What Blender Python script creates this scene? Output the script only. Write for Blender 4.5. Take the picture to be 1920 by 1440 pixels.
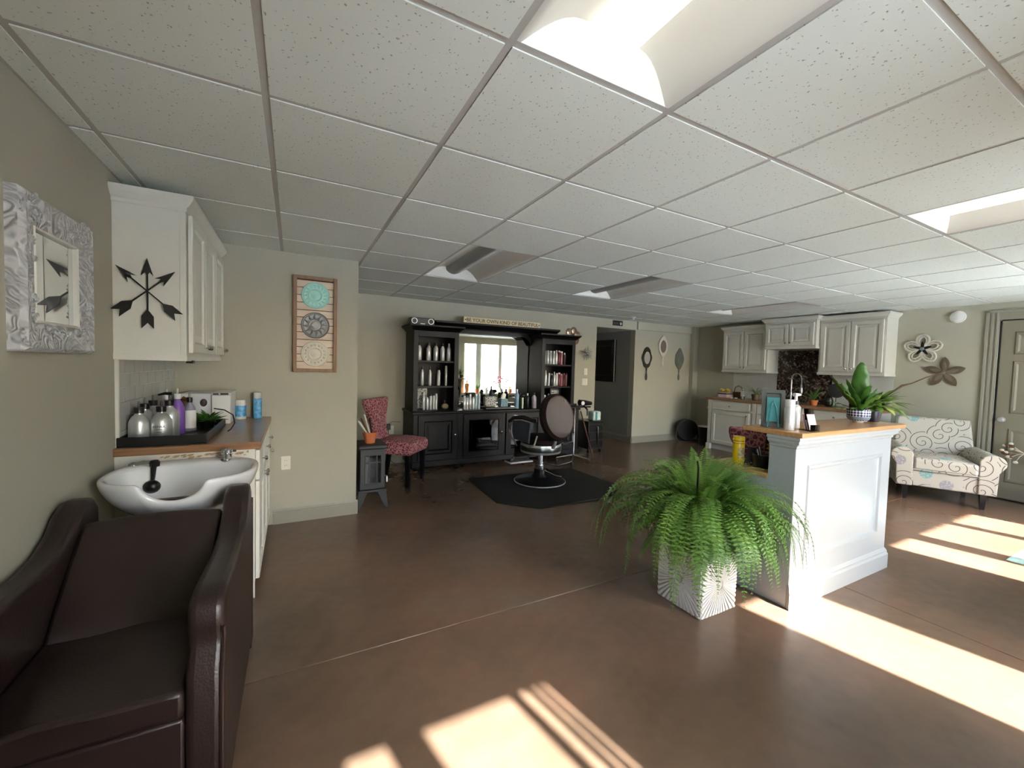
import bpy, bmesh, math, random
from mathutils import Vector, Matrix, Euler
random.seed(7)
PI = math.pi
S = bpy.context.scene
for o in list(bpy.data.objects): bpy.data.objects.remove(o)
COL = S.collection

# ------------------------------------------------------------------ camera, world, sun, exposure
CAM = Vector((1.3065, -0.4378, 1.371))
yaw, pitch, roll = 0.487782, -0.0429635, 0.0276770
cd = bpy.data.cameras.new('camera'); cam = bpy.data.objects.new('camera', cd); COL.objects.link(cam)
cd.sensor_width = 36.0; cd.lens = 772.85/1920*36; cd.clip_start = .02
fw = Vector((math.sin(yaw)*math.cos(pitch), math.cos(yaw)*math.cos(pitch), math.sin(pitch)))
rt = Vector((math.cos(yaw), -math.sin(yaw), 0)); up = rt.cross(fw)
r2 = math.cos(roll)*rt + math.sin(roll)*up; u2 = -math.sin(roll)*rt + math.cos(roll)*up
cam.matrix_world = Matrix.Translation(CAM) @ Matrix((r2, u2, -fw)).transposed().to_4x4()
S.camera = cam
w = bpy.data.worlds.new('sky'); S.world = w; w.use_nodes = True
wn = w.node_tree.nodes; wl = w.node_tree.links; wn.clear()
sky = wn.new('ShaderNodeTexSky'); sky.sky_type = 'NISHITA'; sky.sun_disc = False
sky.sun_elevation = math.radians(40.9); sky.sun_rotation = math.radians(168.7); sky.dust_density = 2.0
hs = wn.new('ShaderNodeHueSaturation'); hs.inputs['Saturation'].default_value = 1.0
bg = wn.new('ShaderNodeBackground'); bg.inputs[1].default_value = 1.15
wo = wn.new('ShaderNodeOutputWorld')
wl.new(sky.outputs[0], hs.inputs['Color']); wl.new(hs.outputs[0], bg.inputs[0]); wl.new(bg.outputs[0], wo.inputs[0])
sl = bpy.data.lights.new('sun', 'SUN'); sl.energy = 30.0; sl.angle = math.radians(.9); sl.color = (1, .975, .94)
so = bpy.data.objects.new('sun', sl); COL.objects.link(so)
sd = Vector((-.196*math.cos(math.radians(40.9)), .981*math.cos(math.radians(40.9)), -math.sin(math.radians(40.9))))
so.rotation_euler = sd.to_track_quat('-Z', 'Y').to_euler()
S.view_settings.view_transform = 'Standard'; S.view_settings.look = 'None'
S.view_settings.gamma = 1; S.view_settings.use_curve_mapping = False
S.view_settings.exposure = 1.65
S.cycles.max_bounces = 10; S.cycles.diffuse_bounces = 6; S.cycles.glossy_bounces = 5; S.cycles.transparent_max_bounces = 12
S.cycles.caustics_reflective = False; S.cycles.caustics_refractive = False
S.cycles.sample_clamp_indirect = 6
S.cycles.use_denoising = True
TUBE_E = .85

# ------------------------------------------------------------------ helpers
def lin(h):
    h = h.lstrip('#'); v = [int(h[i:i+2], 16)/255 for i in (0, 2, 4)]
    return tuple((c/12.92 if c <= .04045 else ((c+.055)/1.055)**2.4) for c in v) + (1,)
MATS = {}
def mat(name, col, rough=.5, metal=0, noise=0, nscale=8, bump=0, bscale=60, spec=.5, coat=0, emit=0, trans=0, alpha=1, stretch=None):
    m = bpy.data.materials.new(name); m.use_nodes = True
    nt = m.node_tree; b = nt.nodes['Principled BSDF']
    c = lin(col) if isinstance(col, str) else col
    b.inputs['Base Color'].default_value = c; b.inputs['Roughness'].default_value = rough
    b.inputs['Metallic'].default_value = metal; b.inputs['Specular IOR Level'].default_value = spec
    b.inputs['Coat Weight'].default_value = coat; b.inputs['Coat Roughness'].default_value = .15
    b.inputs['Transmission Weight'].default_value = trans; b.inputs['Alpha'].default_value = alpha
    if emit: b.inputs['Emission Color'].default_value = c; b.inputs['Emission Strength'].default_value = emit
    if noise or bump:
        tc = nt.nodes.new('ShaderNodeTexCoord'); mp = nt.nodes.new('ShaderNodeMapping')
        if stretch: mp.inputs['Scale'].default_value = stretch
        nt.links.new(tc.outputs['Object'], mp.inputs[0])
    if noise:
        n = nt.nodes.new('ShaderNodeTexNoise'); n.inputs['Scale'].default_value = nscale; n.inputs['Detail'].default_value = 5
        nt.links.new(mp.outputs[0], n.inputs[0])
        r = nt.nodes.new('ShaderNodeMapRange'); r.inputs[1].default_value = .3; r.inputs[2].default_value = .7
        r.inputs[3].default_value = 1-noise; r.inputs[4].default_value = 1+noise
        nt.links.new(n.outputs[0], r.inputs[0])
        mx = nt.nodes.new('ShaderNodeMix'); mx.data_type = 'RGBA'; mx.blend_type = 'MULTIPLY'; mx.inputs[0].default_value = 1
        mx.inputs[6].default_value = c; nt.links.new(r.outputs[0], mx.inputs[7]); nt.links.new(mx.outputs[2], b.inputs['Base Color'])
    if bump:
        n2 = nt.nodes.new('ShaderNodeTexNoise'); n2.inputs['Scale'].default_value = bscale; n2.inputs['Detail'].default_value = 3
        nt.links.new(mp.outputs[0], n2.inputs[0])
        bp = nt.nodes.new('ShaderNodeBump'); bp.inputs['Strength'].default_value = bump; bp.inputs['Distance'].default_value = .01
        nt.links.new(n2.outputs[0], bp.inputs['Height']); nt.links.new(bp.outputs[0], b.inputs['Normal'])
    MATS[name] = m; return m

def obj(name, bm, m, parent=None, smooth=35, bevel=0, world=False, loc=None):
    """link a bmesh as one mesh object; world=True: its coordinates are world ones"""
    if world and parent is not None:
        bmesh.ops.transform(bm, matrix=wmat(parent).inverted(), verts=bm.verts)
    uvl = bm.loops.layers.uv.active
    if uvl is None:
        uvl = bm.loops.layers.uv.new('UVMap')
        for f in bm.faces:
            n = f.normal if f.normal.length else Vector((0, 0, 1))
            f.normal_update(); n = f.normal
            ax = max(range(3), key=lambda i: abs(n[i])); i, j = [(1, 2), (0, 2), (0, 1)][ax]
            for l in f.loops: l[uvl].uv = (l.vert.co[i], l.vert.co[j])
    me = bpy.data.meshes.new(name); bm.to_mesh(me); bm.free()
    for mm in (m if isinstance(m, (list, tuple)) else [m]): me.materials.append(mm)
    if smooth:
        me.shade_smooth()
        try: me.set_sharp_from_angle(angle=math.radians(smooth))
        except Exception: pass
    o = bpy.data.objects.new(name, me); COL.objects.link(o)
    if parent: o.parent = parent
    if loc: o.location = loc
    if bevel:
        b = o.modifiers.new('bevel', 'BEVEL'); b.width = bevel; b.segments = 2; b.limit_method = 'ANGLE'; b.angle_limit = math.radians(50)
        b.harden_normals = False
    return o
def wmat(o):
    m = Matrix.Translation(o.location) @ o.rotation_euler.to_matrix().to_4x4()
    return (wmat(o.parent) @ m) if o.parent else m
def tag(o, label, cat, group=None, kind=None):
    if label: o['label'] = label
    if cat: o['category'] = cat
    if group: o['group'] = group
    if kind: o['kind'] = kind
    return o
def thing(name, label, cat, loc=(0, 0, 0), rz=0, group=None):
    o = bpy.data.objects.new(name, None); COL.objects.link(o); o.empty_display_size = .05
    o.location = loc; o.rotation_euler = (0, 0, rz); return tag(o, label, cat, group)
def dup(root, loc, rz=None, label=None, group=None, scale=None):
    r = root.copy(); COL.objects.link(r); r.location = loc
    if rz is not None: r.rotation_euler = (0, 0, rz)
    if label: r['label'] = label
    if group: r['group'] = group
    if scale: r.scale = scale
    for ch in list(root.children):
        c = ch.copy(); COL.objects.link(c); c.parent = r
        for g in list(ch.children):
            d = g.copy(); COL.objects.link(d); d.parent = c
    return r
def struct(name, bm, m, parent=None, **k):
    o = obj(name, bm, m, parent, **k)
    if parent is None: o['kind'] = 'structure'
    return o
def B(): return bmesh.new()
def box(bm, x0, y0, z0, x1, y1, z1, mi=0):
    v = [bm.verts.new(p) for p in ((x0,y0,z0),(x1,y0,z0),(x1,y1,z0),(x0,y1,z0),(x0,y0,z1),(x1,y0,z1),(x1,y1,z1),(x0,y1,z1))]
    for q in ((3,2,1,0),(4,5,6,7),(0,1,5,4),(1,2,6,5),(2,3,7,6),(3,0,4,7)):
        f = bm.faces.new([v[i] for i in q]); f.material_index = mi
    return bm
def bx(*a): return box(B(), *a)
def cbox(bm, c, s, rot=None, mi=0):
    n0 = len(bm.verts); bm.verts.ensure_lookup_table()
    box(bm, -s[0]/2, -s[1]/2, -s[2]/2, s[0]/2, s[1]/2, s[2]/2, mi); bm.verts.ensure_lookup_table()
    M = Matrix.Translation(c) @ (Euler(rot).to_matrix().to_4x4() if rot else Matrix())
    bmesh.ops.transform(bm, matrix=M, verts=bm.verts[n0:]); return bm
def tube(bm, pts, r, seg=8, cap=True, mi=0):
    """tube along pts; r number or list"""
    pts = [Vector(p) for p in pts]; rs = r if isinstance(r, (list, tuple)) else [r]*len(pts)
    rings = []; nrm = None
    for i, p in enumerate(pts):
        t = (pts[min(i+1, len(pts)-1)]-pts[max(i-1, 0)]).normalized()
        if nrm is None:
            nrm = t.orthogonal().normalized()
        else:
            nrm = (nrm - t*nrm.dot(t)); nrm = nrm.normalized() if nrm.length > 1e-6 else t.orthogonal().normalized()
        b = t.cross(nrm)
        rings.append([bm.verts.new(p+(nrm*math.cos(2*PI*k/seg)+b*math.sin(2*PI*k/seg))*rs[i]) for k in range(seg)])
    for a, b2 in zip(rings, rings[1:]):
        for k in range(seg):
            f = bm.faces.new((a[k], a[(k+1) % seg], b2[(k+1) % seg], b2[k])); f.material_index = mi
    if cap:
        f = bm.faces.new(rings[0][::-1]); f.material_index = mi; f = bm.faces.new(rings[-1]); f.material_index = mi
    return bm
def lathe(bm, prof, c=(0, 0, 0), seg=20, mi=0, axis='z', uv=True):
    """profile [(r,z)] revolved"""
    rings = []
    for r, z in prof:
        r = max(r, 1e-4); ring = []
        for k in range(seg):
            a = 2*PI*k/seg; x, y = r*math.cos(a), r*math.sin(a)
            p = {'z': (x, y, z), 'y': (x, z, y), 'x': (z, x, y)}[axis]
            ring.append(bm.verts.new((p[0]+c[0], p[1]+c[1], p[2]+c[2])))
        rings.append(ring)
    uvl = bm.loops.layers.uv.active or bm.loops.layers.uv.new('UVMap') if uv else None
    R = max(p[0] for p in prof); acc = 0
    for i, (a, b) in enumerate(zip(rings, rings[1:])):
        d = math.hypot(prof[i+1][0]-prof[i][0], prof[i+1][1]-prof[i][1])
        for k in range(seg):
            k2 = (k+1) % seg
            vs = (a[k], a[k2], b[k2], b[k]) if axis == 'z' else (b[k], b[k2], a[k2], a[k])
            f = bm.faces.new(vs); f.material_index = mi
            if uv:
                for l in f.loops:
                    kk = k if l.vert in (a[k], b[k]) else k+1
                    l[uvl].uv = (kk/seg*2*PI*R, acc if (l.vert in a) else acc+d)
        acc += d
    for ring, rev in ((rings[0], True), (rings[-1], False)):
        if prof[0 if rev else -1][0] > 2e-4:
            f = bm.faces.new(ring[::-1] if rev == (axis == 'z') else ring); f.material_index = mi
    return bm
def prism(bm, poly, h, axis='z', at=0, mi=0):
    """extrude a 2D polygon: axis y: poly=(x,z) extruded at..at+h along y; x: poly=(y,z)"""
    def P(p, t): return {'z': (p[0], p[1], t), 'y': (p[0], t, p[1]), 'x': (t, p[0], p[1])}[axis]
    a = [bm.verts.new(P(p, at)) for p in poly]; b = [bm.verts.new(P(p, at+h)) for p in poly]
    n = len(poly)
    fs = [bm.faces.new(a[::-1]), bm.faces.new(b)]
    for k in range(n): fs.append(bm.faces.new((a[k], a[(k+1) % n], b[(k+1) % n], b[k])))
    for f in fs: f.material_index = mi
    bmesh.ops.recalc_face_normals(bm, faces=fs); return bm
def sphere(bm, c, r, sx=1, sy=1, sz=1, seg=12, mi=0):
    n0 = len(bm.faces)
    g = bmesh.ops.create_uvsphere(bm, u_segments=seg, v_segments=max(6, seg*2//3), radius=r)
    bmesh.ops.transform(bm, matrix=Matrix.Translation(c) @ Matrix.Diagonal((sx, sy, sz, 1)), verts=g['verts'])
    bm.faces.ensure_lookup_table()
    for f in bm.faces[n0:]: f.material_index = mi
    return bm
def ellipsoid_pts(cx, cz, rx, rz, n=28, a0=0, a1=2*PI): return [(cx+rx*math.cos(a0+(a1-a0)*k/n), cz+rz*math.sin(a0+(a1-a0)*k/n)) for k in range(n)]
def soft(o, lv=1):
    s = o.modifiers.new('sub', 'SUBSURF'); s.levels = lv; s.render_levels = lv; return o
def text_mesh(txt, size, name, m, parent, loc, rot, depth=.001, bold=0):
    cu = bpy.data.curves.new(name, 'FONT'); cu.body = txt; cu.size = size; cu.extrude = depth; cu.align_x = 'CENTER'; cu.align_y = 'CENTER'
    cu.offset = bold; cu.resolution_u = 3
    t = bpy.data.objects.new('tmp', cu); COL.objects.link(t)
    bpy.context.view_layer.update()
    me = bpy.data.meshes.new_from_object(t.evaluated_get(bpy.context.evaluated_depsgraph_get()))
    bpy.data.objects.remove(t); me.materials.clear(); me.materials.append(m); me.name = name
    o = bpy.data.objects.new(name, me); COL.objects.link(o); o.parent = parent; o.location = loc; o.rotation_euler = rot
    return o

# ------------------------------------------------------------------ materials
WALL = mat('wall_paint', '#aba897', .85, noise=.03, nscale=1.5, bump=.06, bscale=90)
TRIMG = mat('trim_paint_greige', '#8f8c7e', .45)
DOORP = mat('door_paint', '#85806f', .45)
WHITE = mat('white_cabinet_paint', '#dcdcd2', .35, noise=.02)
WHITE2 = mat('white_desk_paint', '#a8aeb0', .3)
GREIGE = mat('kitchen_cabinet_paint', '#c9c7bc', .4)
GLAZE = mat('groove_shadow_glaze', '#8d8b80', .6)
WOOD = mat('countertop_wood', '#8f6a4c', .28, noise=.25, nscale=6, stretch=(1, 8, 8), coat=.3)
WOODL = mat('bar_top_oak', '#b98d5c', .3, noise=.18, nscale=7, stretch=(1, 9, 9), coat=.3)
WOODF = mat('art_frame_wood', '#8c7058', .7, noise=.2, nscale=30, stretch=(1, 1, .2))
PLANK = mat('art_plank_wood', '#d6c4b0', .8, noise=.15, nscale=25, stretch=(.2, 1, 1))
GRID = mat('ceiling_grid_metal', '#b3b2ac', .45)
BLK = mat('hutch_black_paint', '#05070b', .42, noise=.2, nscale=20, spec=.25)
BLKP = mat('black_plastic', '#0e0f10', .35)
RUB = mat('black_rubber_mat', '#0b0b0b', .6, bump=.1, bscale=200)
CHROME = mat('chrome', '#d5d6d8', .12, 1)
STEEL = mat('brushed_silver', '#d3d6d6', .34, .75, noise=.05)
IRON = mat('cast_iron_gray', '#24282a', .5, noise=.1, bump=.1)
LEATHER = mat('brown_leather', '#2b201e', .36, noise=.12, nscale=5, bump=.12, bscale=160, spec=.5)
LEATHERB = mat('barber_brown_leather', '#211714', .8, noise=.25, nscale=12, bump=.1, spec=.2)
CERAM = mat('white_porcelain', '#e6e9ea', .08, coat=.6)
TERRA = mat('terracotta', '#b5673c', .75, noise=.1)
SOIL = mat('potting_soil', '#2a1f17', .95)
LEAFG = mat('fern_green', '#557c2d', .5, noise=.25, nscale=3)
LEAFG2 = mat('fern_light_green', '#6b8f38', .5, noise=.2, nscale=3)
LEAFD = mat('leaf_deep_green', '#3f6a26', .4, noise=.2, nscale=6)
LEAFP = mat('leaf_pale_variegated', '#9fae62', .45, noise=.25, nscale=12)
for mm in (LEAFG, LEAFG2, LEAFD, LEAFP):
    mm.node_tree.nodes['Principled BSDF'].inputs['Subsurface Weight'].default_value = .0
STEM = mat('stem_brown', '#5d4a2e', .7)
PLAST = mat('white_plastic', '#d8d8d4', .4)
MACH = mat('pale_gray_machine', '#cfd2d6', .4)
OUTL = mat('ivory_switch_plate', '#dddacb', .4)
CANVAS = mat('arrow_black_metal', '#1a1b1c', .5)
TEAL = mat('teal_paint', '#3c8285', .5)
YEL = mat('yellow_can_print', '#d8b41c', .3)
YPET = mat('sunflower_petals', '#e8b50f', .6)
PURP = mat('purple_bottle', '#7c57a8', .25)
LAV = mat('lavender_bottle', '#a595b8', .3)
BLUEC = mat('blue_can_print', '#5e9fca', .3, noise=.5, nscale=40)
CREAM = mat('cream_sign_board', '#d9cda2', .6)
DKRED = mat('dark_red_bottle', '#6d1420', .3)
PINKW = mat('pale_pink_card', '#e0c4c6', .5)
NAVY = mat('navy_glaze', '#27335e', .3)
BOTW = mat('silver_white_bottle', '#cdd0d0', .3, .35)
MIRR = mat('mirror_glass', '#dfe3e2', .015, 1)
AQUA = mat('aqua_medallion', '#a8dcd0', .5)
PEWT = mat('pewter_medallion', '#8f9290', .45, .4)
IVORY = mat('ivory_medallion', '#d2cdbb', .6)
BASKET = mat('wicker_brown', '#6b4a2c', .8, bump=.5, bscale=120)
YCLOTH = mat('yellow_white_cloth', '#cdb45c', .9, noise=.5, nscale=50)
CLOTHT = mat('white_teal_towel', '#c6d6d2', .9, noise=.15, nscale=20)
FANB = mat('fan_black_metal', '#1a1a1c', .4)
GREYF = mat('picture_frame_grey', '#484d48', .6, noise=.15)
CURT = mat('pale_curtain_linen', '#b9b9b0', .9)
PINKF = mat('pink_blossom', '#c95a86', .6)
ORANGE = mat('orange_planter', '#e08a1e', .4)
ROOF = mat('outside_paving', '#d6dde2', .9, noise=.1)
GRASSM = mat('outside_lawn', '#5f7a3a', .95, noise=.25, nscale=2)

def glass_mat(name, tint=(1, 1, 1, 1), refl=.12):
    m = bpy.data.materials.new(name); m.use_nodes = True; nt = m.node_tree; nt.nodes.clear()
    o = nt.nodes.new('ShaderNodeOutputMaterial'); t = nt.nodes.new('ShaderNodeBsdfTransparent'); g = nt.nodes.new('ShaderNodeBsdfGlossy')
    t.inputs[0].default_value = tint; g.inputs['Roughness'].default_value = .01
    f = nt.nodes.new('ShaderNodeFresnel'); f.inputs[0].default_value = 1.45; mx = nt.nodes.new('ShaderNodeMixShader')
    nt.links.new(f.outputs[0], mx.inputs[0]); nt.links.new(t.outputs[0], mx.inputs[1]); nt.links.new(g.outputs[0], mx.inputs[2]); nt.links.new(mx.outputs[0], o.inputs[0])
    return m
GLASS = glass_mat('window_glass'); GLASD = glass_mat('smoked_glass', (.12, .13, .14, 1)); CLEARP = glass_mat('clear_plastic', (.9, .92, .92, 1))

def nodes(name):
    m = bpy.data.materials.new(name); m.use_nodes = True; nt = m.node_tree
    return m, nt, nt.nodes['Principled BSDF'], nt.nodes.new, nt.links.new
def math_n(nt, op, a, b=None, c=None):
    n = nt.nodes.new('ShaderNodeMath'); n.operation = op
    for i, v in enumerate((a, b, c)):
        if v is None: continue
        if isinstance(v, (int, float)): n.inputs[i].default_value = v
        else: nt.links.new(v, n.inputs[i])
    return n.outputs[0]
def ramp(nt, fac, stops, interp='LINEAR'):
    r = nt.nodes.new('ShaderNodeValToRGB'); r.color_ramp.interpolation = interp
    while len(r.color_ramp.elements) > 1: r.color_ramp.elements.remove(r.color_ramp.elements[0])
    r.color_ramp.elements[0].position = stops[0][0]; r.color_ramp.elements[0].color = lin(stops[0][1]) if isinstance(stops[0][1], str) else stops[0][1]
    for p, c in stops[1:]: e = r.color_ramp.elements.new(p); e.color = lin(c) if isinstance(c, str) else c
    nt.links.new(fac, r.inputs[0]); return r.outputs[0]
def mixc(nt, fac, a, b):
    n = nt.nodes.new('ShaderNodeMix'); n.data_type = 'RGBA'
    for i, v in ((0, fac), (6, a), (7, b)):
        if isinstance(v, (int, float)): n.inputs[i].default_value = v
        elif isinstance(v, str): n.inputs[i].default_value = lin(v)
        elif isinstance(v, tuple): n.inputs[i].default_value = v
        else: nt.links.new(v, n.inputs[i])
    return n.outputs[2]
# stained concrete
FLOOR, nt, b, N, L = nodes('stained_concrete')
tc = N('ShaderNodeTexCoord'); n1 = N('ShaderNodeTexNoise'); n1.inputs['Scale'].default_value = .9; n1.inputs['Detail'].default_value = 6; n1.inputs['Roughness'].default_value = .6
L(tc.outputs['Object'], n1.inputs[0]); c1 = ramp(nt, n1.outputs[0], [(.32, '#58493b'), (.47, '#675546'), (.58, '#725a49'), (.68, '#6f6151')])
n2 = N('ShaderNodeTexNoise'); n2.inputs['Scale'].default_value = 14; n2.inputs['Detail'].default_value = 8; L(tc.outputs['Object'], n2.inputs[0])
c2 = ramp(nt, n2.outputs[0], [(.3, (.93, .93, .93, 1)), (.7, (1.06, 1.06, 1.06, 1))])
mx = N('ShaderNodeMix'); mx.data_type = 'RGBA'; mx.blend_type = 'MULTIPLY'; mx.inputs[0].default_value = 1; L(c1, mx.inputs[6]); L(c2, mx.inputs[7]); L(mx.outputs[2], b.inputs['Base Color'])
n3 = N('ShaderNodeTexNoise'); n3.inputs['Scale'].default_value = 5; L(tc.outputs['Object'], n3.inputs[0])
r3 = N('ShaderNodeMapRange'); r3.inputs[3].default_value = .24; r3.inputs[4].default_value = .32; L(n3.outputs[0], r3.inputs[0]); b.inputs['Roughness'].default_value = .27
bp = N('ShaderNodeBump'); bp.inputs['Strength'].default_value = .012; bp.inputs['Distance'].default_value = .005; L(n2.outputs[0], bp.inputs['Height']); L(bp.outputs[0], b.inputs['Normal'])
b.inputs['Specular IOR Level'].default_value = .5
# acoustic tile with fissures
TILE, nt, b, N, L = nodes('acoustic_tile')
tc = N('ShaderNodeTexCoord'); ns = N('ShaderNodeTexNoise'); ns.inputs['Scale'].default_value = 55; ns.inputs['Detail'].default_value = 2; L(tc.outputs['Object'], ns.inputs[0])
vo = N('ShaderNodeTexVoronoi'); vo.inputs['Scale'].default_value = 75; 
mv = N('ShaderNodeVectorMath'); mv.operation = 'MULTIPLY_ADD'; mv.inputs[1].default_value = (.02, .02, .02); L(ns.outputs['Color'], mv.inputs[0]); L(tc.outputs['Object'], mv.inputs[2]); L(mv.outputs[0], vo.inputs[0])
pit = ramp(nt, vo.outputs['Distance'], [(.0, (0, 0, 0, 1)), (.16, (0, 0, 0, 1)), (.26, (1, 1, 1, 1))])
sel = math_n(nt, 'GREATER_THAN', ns.outputs[0], .53)
fac = math_n(nt, 'MULTIPLY', math_n(nt, 'SUBTRACT', 1.0, pit), sel)
L(mixc(nt, fac, '#dbe1d9', '#9da19a'), b.inputs['Base Color']); b.inputs['Roughness'].default_value = .9
bp = N('ShaderNodeBump'); bp.inputs['Strength'].default_value = .4; bp.inputs['Distance'].default_value = .004; bp.invert = True; L(fac, bp.inputs['Height']); L(bp.outputs[0], b.inputs['Normal'])
# scroll fabric of the armchair
SCROLL, nt, b, N, L = nodes('scroll_print_fabric')
tc = N('ShaderNodeTexCoord'); vo = N('ShaderNodeTexVoronoi'); vo.voronoi_dimensions = '2D'; vo.inputs['Scale'].default_value = 5.4; vo.inputs['Randomness'].default_value = .8; L(tc.outputs['UV'], vo.inputs[0])
sc = N('ShaderNodeVectorMath'); sc.operation = 'SCALE'; sc.inputs['Scale'].default_value = 1; L(tc.outputs['UV'], sc.inputs[0])
sb = N('ShaderNodeVectorMath'); sb.operation = 'SUBTRACT'; L(sc.outputs[0], sb.inputs[0]); L(vo.outputs['Position'], sb.inputs[1])
sx = N('ShaderNodeSeparateXYZ'); L(sb.outputs[0], sx.inputs[0])
ang = math_n(nt, 'DIVIDE', math_n(nt, 'ARCTAN2', sx.outputs[1], sx.outputs[0]), 2*PI)
sp = math_n(nt, 'FRACT', math_n(nt, 'ADD', math_n(nt, 'MULTIPLY', vo.outputs['Distance'], 3.4), ang))
line = math_n(nt, 'LESS_THAN', math_n(nt, 'ABSOLUTE', math_n(nt, 'SUBTRACT', sp, .5)), .06)
sepc = N('ShaderNodeSeparateColor'); L(vo.outputs['Color'], sepc.inputs[0])
isblob = math_n(nt, 'LESS_THAN', sepc.outputs[0], .3)
blob = math_n(nt, 'MULTIPLY', isblob, math_n(nt, 'LESS_THAN', vo.outputs['Distance'], .3))
line = math_n(nt, 'MULTIPLY', line, math_n(nt, 'SUBTRACT', 1.0, isblob))
nz = N('ShaderNodeTexNoise'); nz.inputs['Scale'].default_value = 60; L(tc.outputs['UV'], nz.inputs[0])
blob = math_n(nt, 'MULTIPLY', blob, math_n(nt, 'GREATER_THAN', nz.outputs[0], .42))
cA = mixc(nt, math_n(nt, 'LESS_THAN', sepc.outputs[1], .5), '#78a09e', '#8f8c92')
L(mixc(nt, line, mixc(nt, blob, '#b0ab9e', cA), '#4f4045'), b.inputs['Base Color']); b.inputs['Roughness'].default_value = .9
# leopard fabric of the pink chairs
LEOP, nt, b, N, L = nodes('pink_leopard_fabric')
tc = N('ShaderNodeTexCoord'); ns = N('ShaderNodeTexNoise'); ns.inputs['Scale'].default_value = 18; L(tc.outputs['Object'], ns.inputs[0])
mv = N('ShaderNodeVectorMath'); mv.operation = 'MULTIPLY_ADD'; mv.inputs[1].default_value = (.035, .035, .035); L(ns.outputs['Color'], mv.inputs[0]); L(tc.outputs['Object'], mv.inputs[2])
vo = N('ShaderNodeTexVoronoi'); vo.feature = 'DISTANCE_TO_EDGE'; vo.inputs['Scale'].default_value = 32; L(mv.outputs[0], vo.inputs[0])
L(ramp(nt, vo.outputs[0], [(0, '#b58588'), (.09, '#a56f75'), (.16, '#6e2733'), (.5, '#7d3540')]), b.inputs['Base Color']); b.inputs['Roughness'].default_value = .85
# patterned pot
PATT, nt, b, N, L = nodes('navy_patterned_glaze')
tc = N('ShaderNodeTexCoord'); mp = N('ShaderNodeMapping'); mp.inputs['Rotation'].default_value = (0, 0, PI/4); mp.inputs['Scale'].default_value = (1, 1, 1); L(tc.outputs['UV'], mp.inputs[0])
ck = N('ShaderNodeTexChecker'); ck.inputs['Scale'].default_value = 75; ck.inputs[1].default_value = lin('#26315a'); ck.inputs[2].default_value = lin('#dfe1e6'); L(mp.outputs[0], ck.inputs[0])
L(ck.outputs[0], b.inputs['Base Color']); b.inputs['Roughness'].default_value = .25
# mosaic backsplash
MOSA, nt, b, N, L = nodes('dark_mosaic')
tc = N('ShaderNodeTexCoord'); vo = N('ShaderNodeTexVoronoi'); vo.inputs['Scale'].default_value = 48; L(tc.outputs['Object'], vo.inputs[0])
sepc = N('ShaderNodeSeparateColor'); L(vo.outputs['Color'], sepc.inputs[0])
L(ramp(nt, sepc.outputs[0], [(0, '#15110f'), (.5, '#2b211d'), (.78, '#4c3b33'), (.93, '#8a7a6e')]), b.inputs['Base Color']); b.inputs['Roughness'].default_value = .2
# carved frame
CARV, nt, b, N, L = nodes('silver_carved_frame')
tc = N('ShaderNodeTexCoord'); ns = N('ShaderNodeTexNoise'); ns.inputs['Scale'].default_value = 9; ns.inputs['Detail'].default_value = 1; ns.inputs['Distortion'].default_value = 2.5; L(tc.outputs['Object'], ns.inputs[0])
wv = math_n(nt, 'SINE', math_n(nt, 'MULTIPLY', ns.outputs[0], 30))
L(mixc(nt, math_n(nt, 'MULTIPLY_ADD', wv, .5, .5), '#b2b4b5', '#cfd0d0'), b.inputs['Base Color']); b.inputs['Roughness'].default_value = .4; b.inputs['Metallic'].default_value = .0
bp = N('ShaderNodeBump'); bp.inputs['Strength'].default_value = .55; bp.inputs['Distance'].default_value = .008; L(wv, bp.inputs['Height']); L(bp.outputs[0], b.inputs['Normal'])
# tiles
TILEW = mat('pale_glazed_tile', '#c4c5bf', .25, noise=.04); GROUT = mat('grout', '#deddd4', .9)
TUBE, nt, b, N, L = nodes('lit_lamp_lens'); b.inputs['Base Color'].default_value = (1, 1, 1, 1); b.inputs['Emission Color'].default_value = (1, .95, .80, 1); b.inputs['Emission Strength'].default_value = TUBE_E
TROF = mat('troffer_white_enamel', '#d9d8cf', .4)
LENS0 = mat('unlit_lamp_lens', '#8f9290', .3)

# ------------------------------------------------------------------ room shell
XL, XR, YF, YB, H = .515, 8.5, -1.2, 5.25, 2.26
fl = struct('floor', bx(XL-.15, -1.35, -.12, XR+.15, 8.5, -.03), mat('joint_dark', '#2c2622', .9))
for (x0, x1) in ((XL-.14, 4.468), (4.474, XR+.14)):
    for (y0, y1) in ((-1.32, 1.557), (1.563, 8.45)):
        obj('slab', bx(x0, y0, -.03, x1, y1, 0), FLOOR, fl, smooth=0, bevel=.002)
struct('wall_left', bx(XL-.15, -1.35, 0, XL, 3.465, 2.45), WALL, smooth=0)
struct('wall_partition', bx(XL-.15, 3.465, 0, 1.81, YB+.12, 2.45), WALL, smooth=0)
bm = B(); box(bm, 1.81, YB, 0, 5.965, YB+.12, 2.45); box(bm, 6.87, YB, 0, XR+.15, YB+.12, 2.45); box(bm, 5.965, YB, 2.1, 6.87, YB+.12, 2.45)
struct('wall_back', bm, WALL, smooth=0)
bm = B(); box(bm, XR, -1.35, 0, XR+.15, .25, 2.45); box(bm, XR, 1.16, 0, XR+.15, 5.25, 2.45); box(bm, XR, .25, 2.06, XR+.15, 1.16, 2.45)
struct('wall_right', bm, WALL, smooth=0)
bm = B(); X0 = XL-.15
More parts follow.
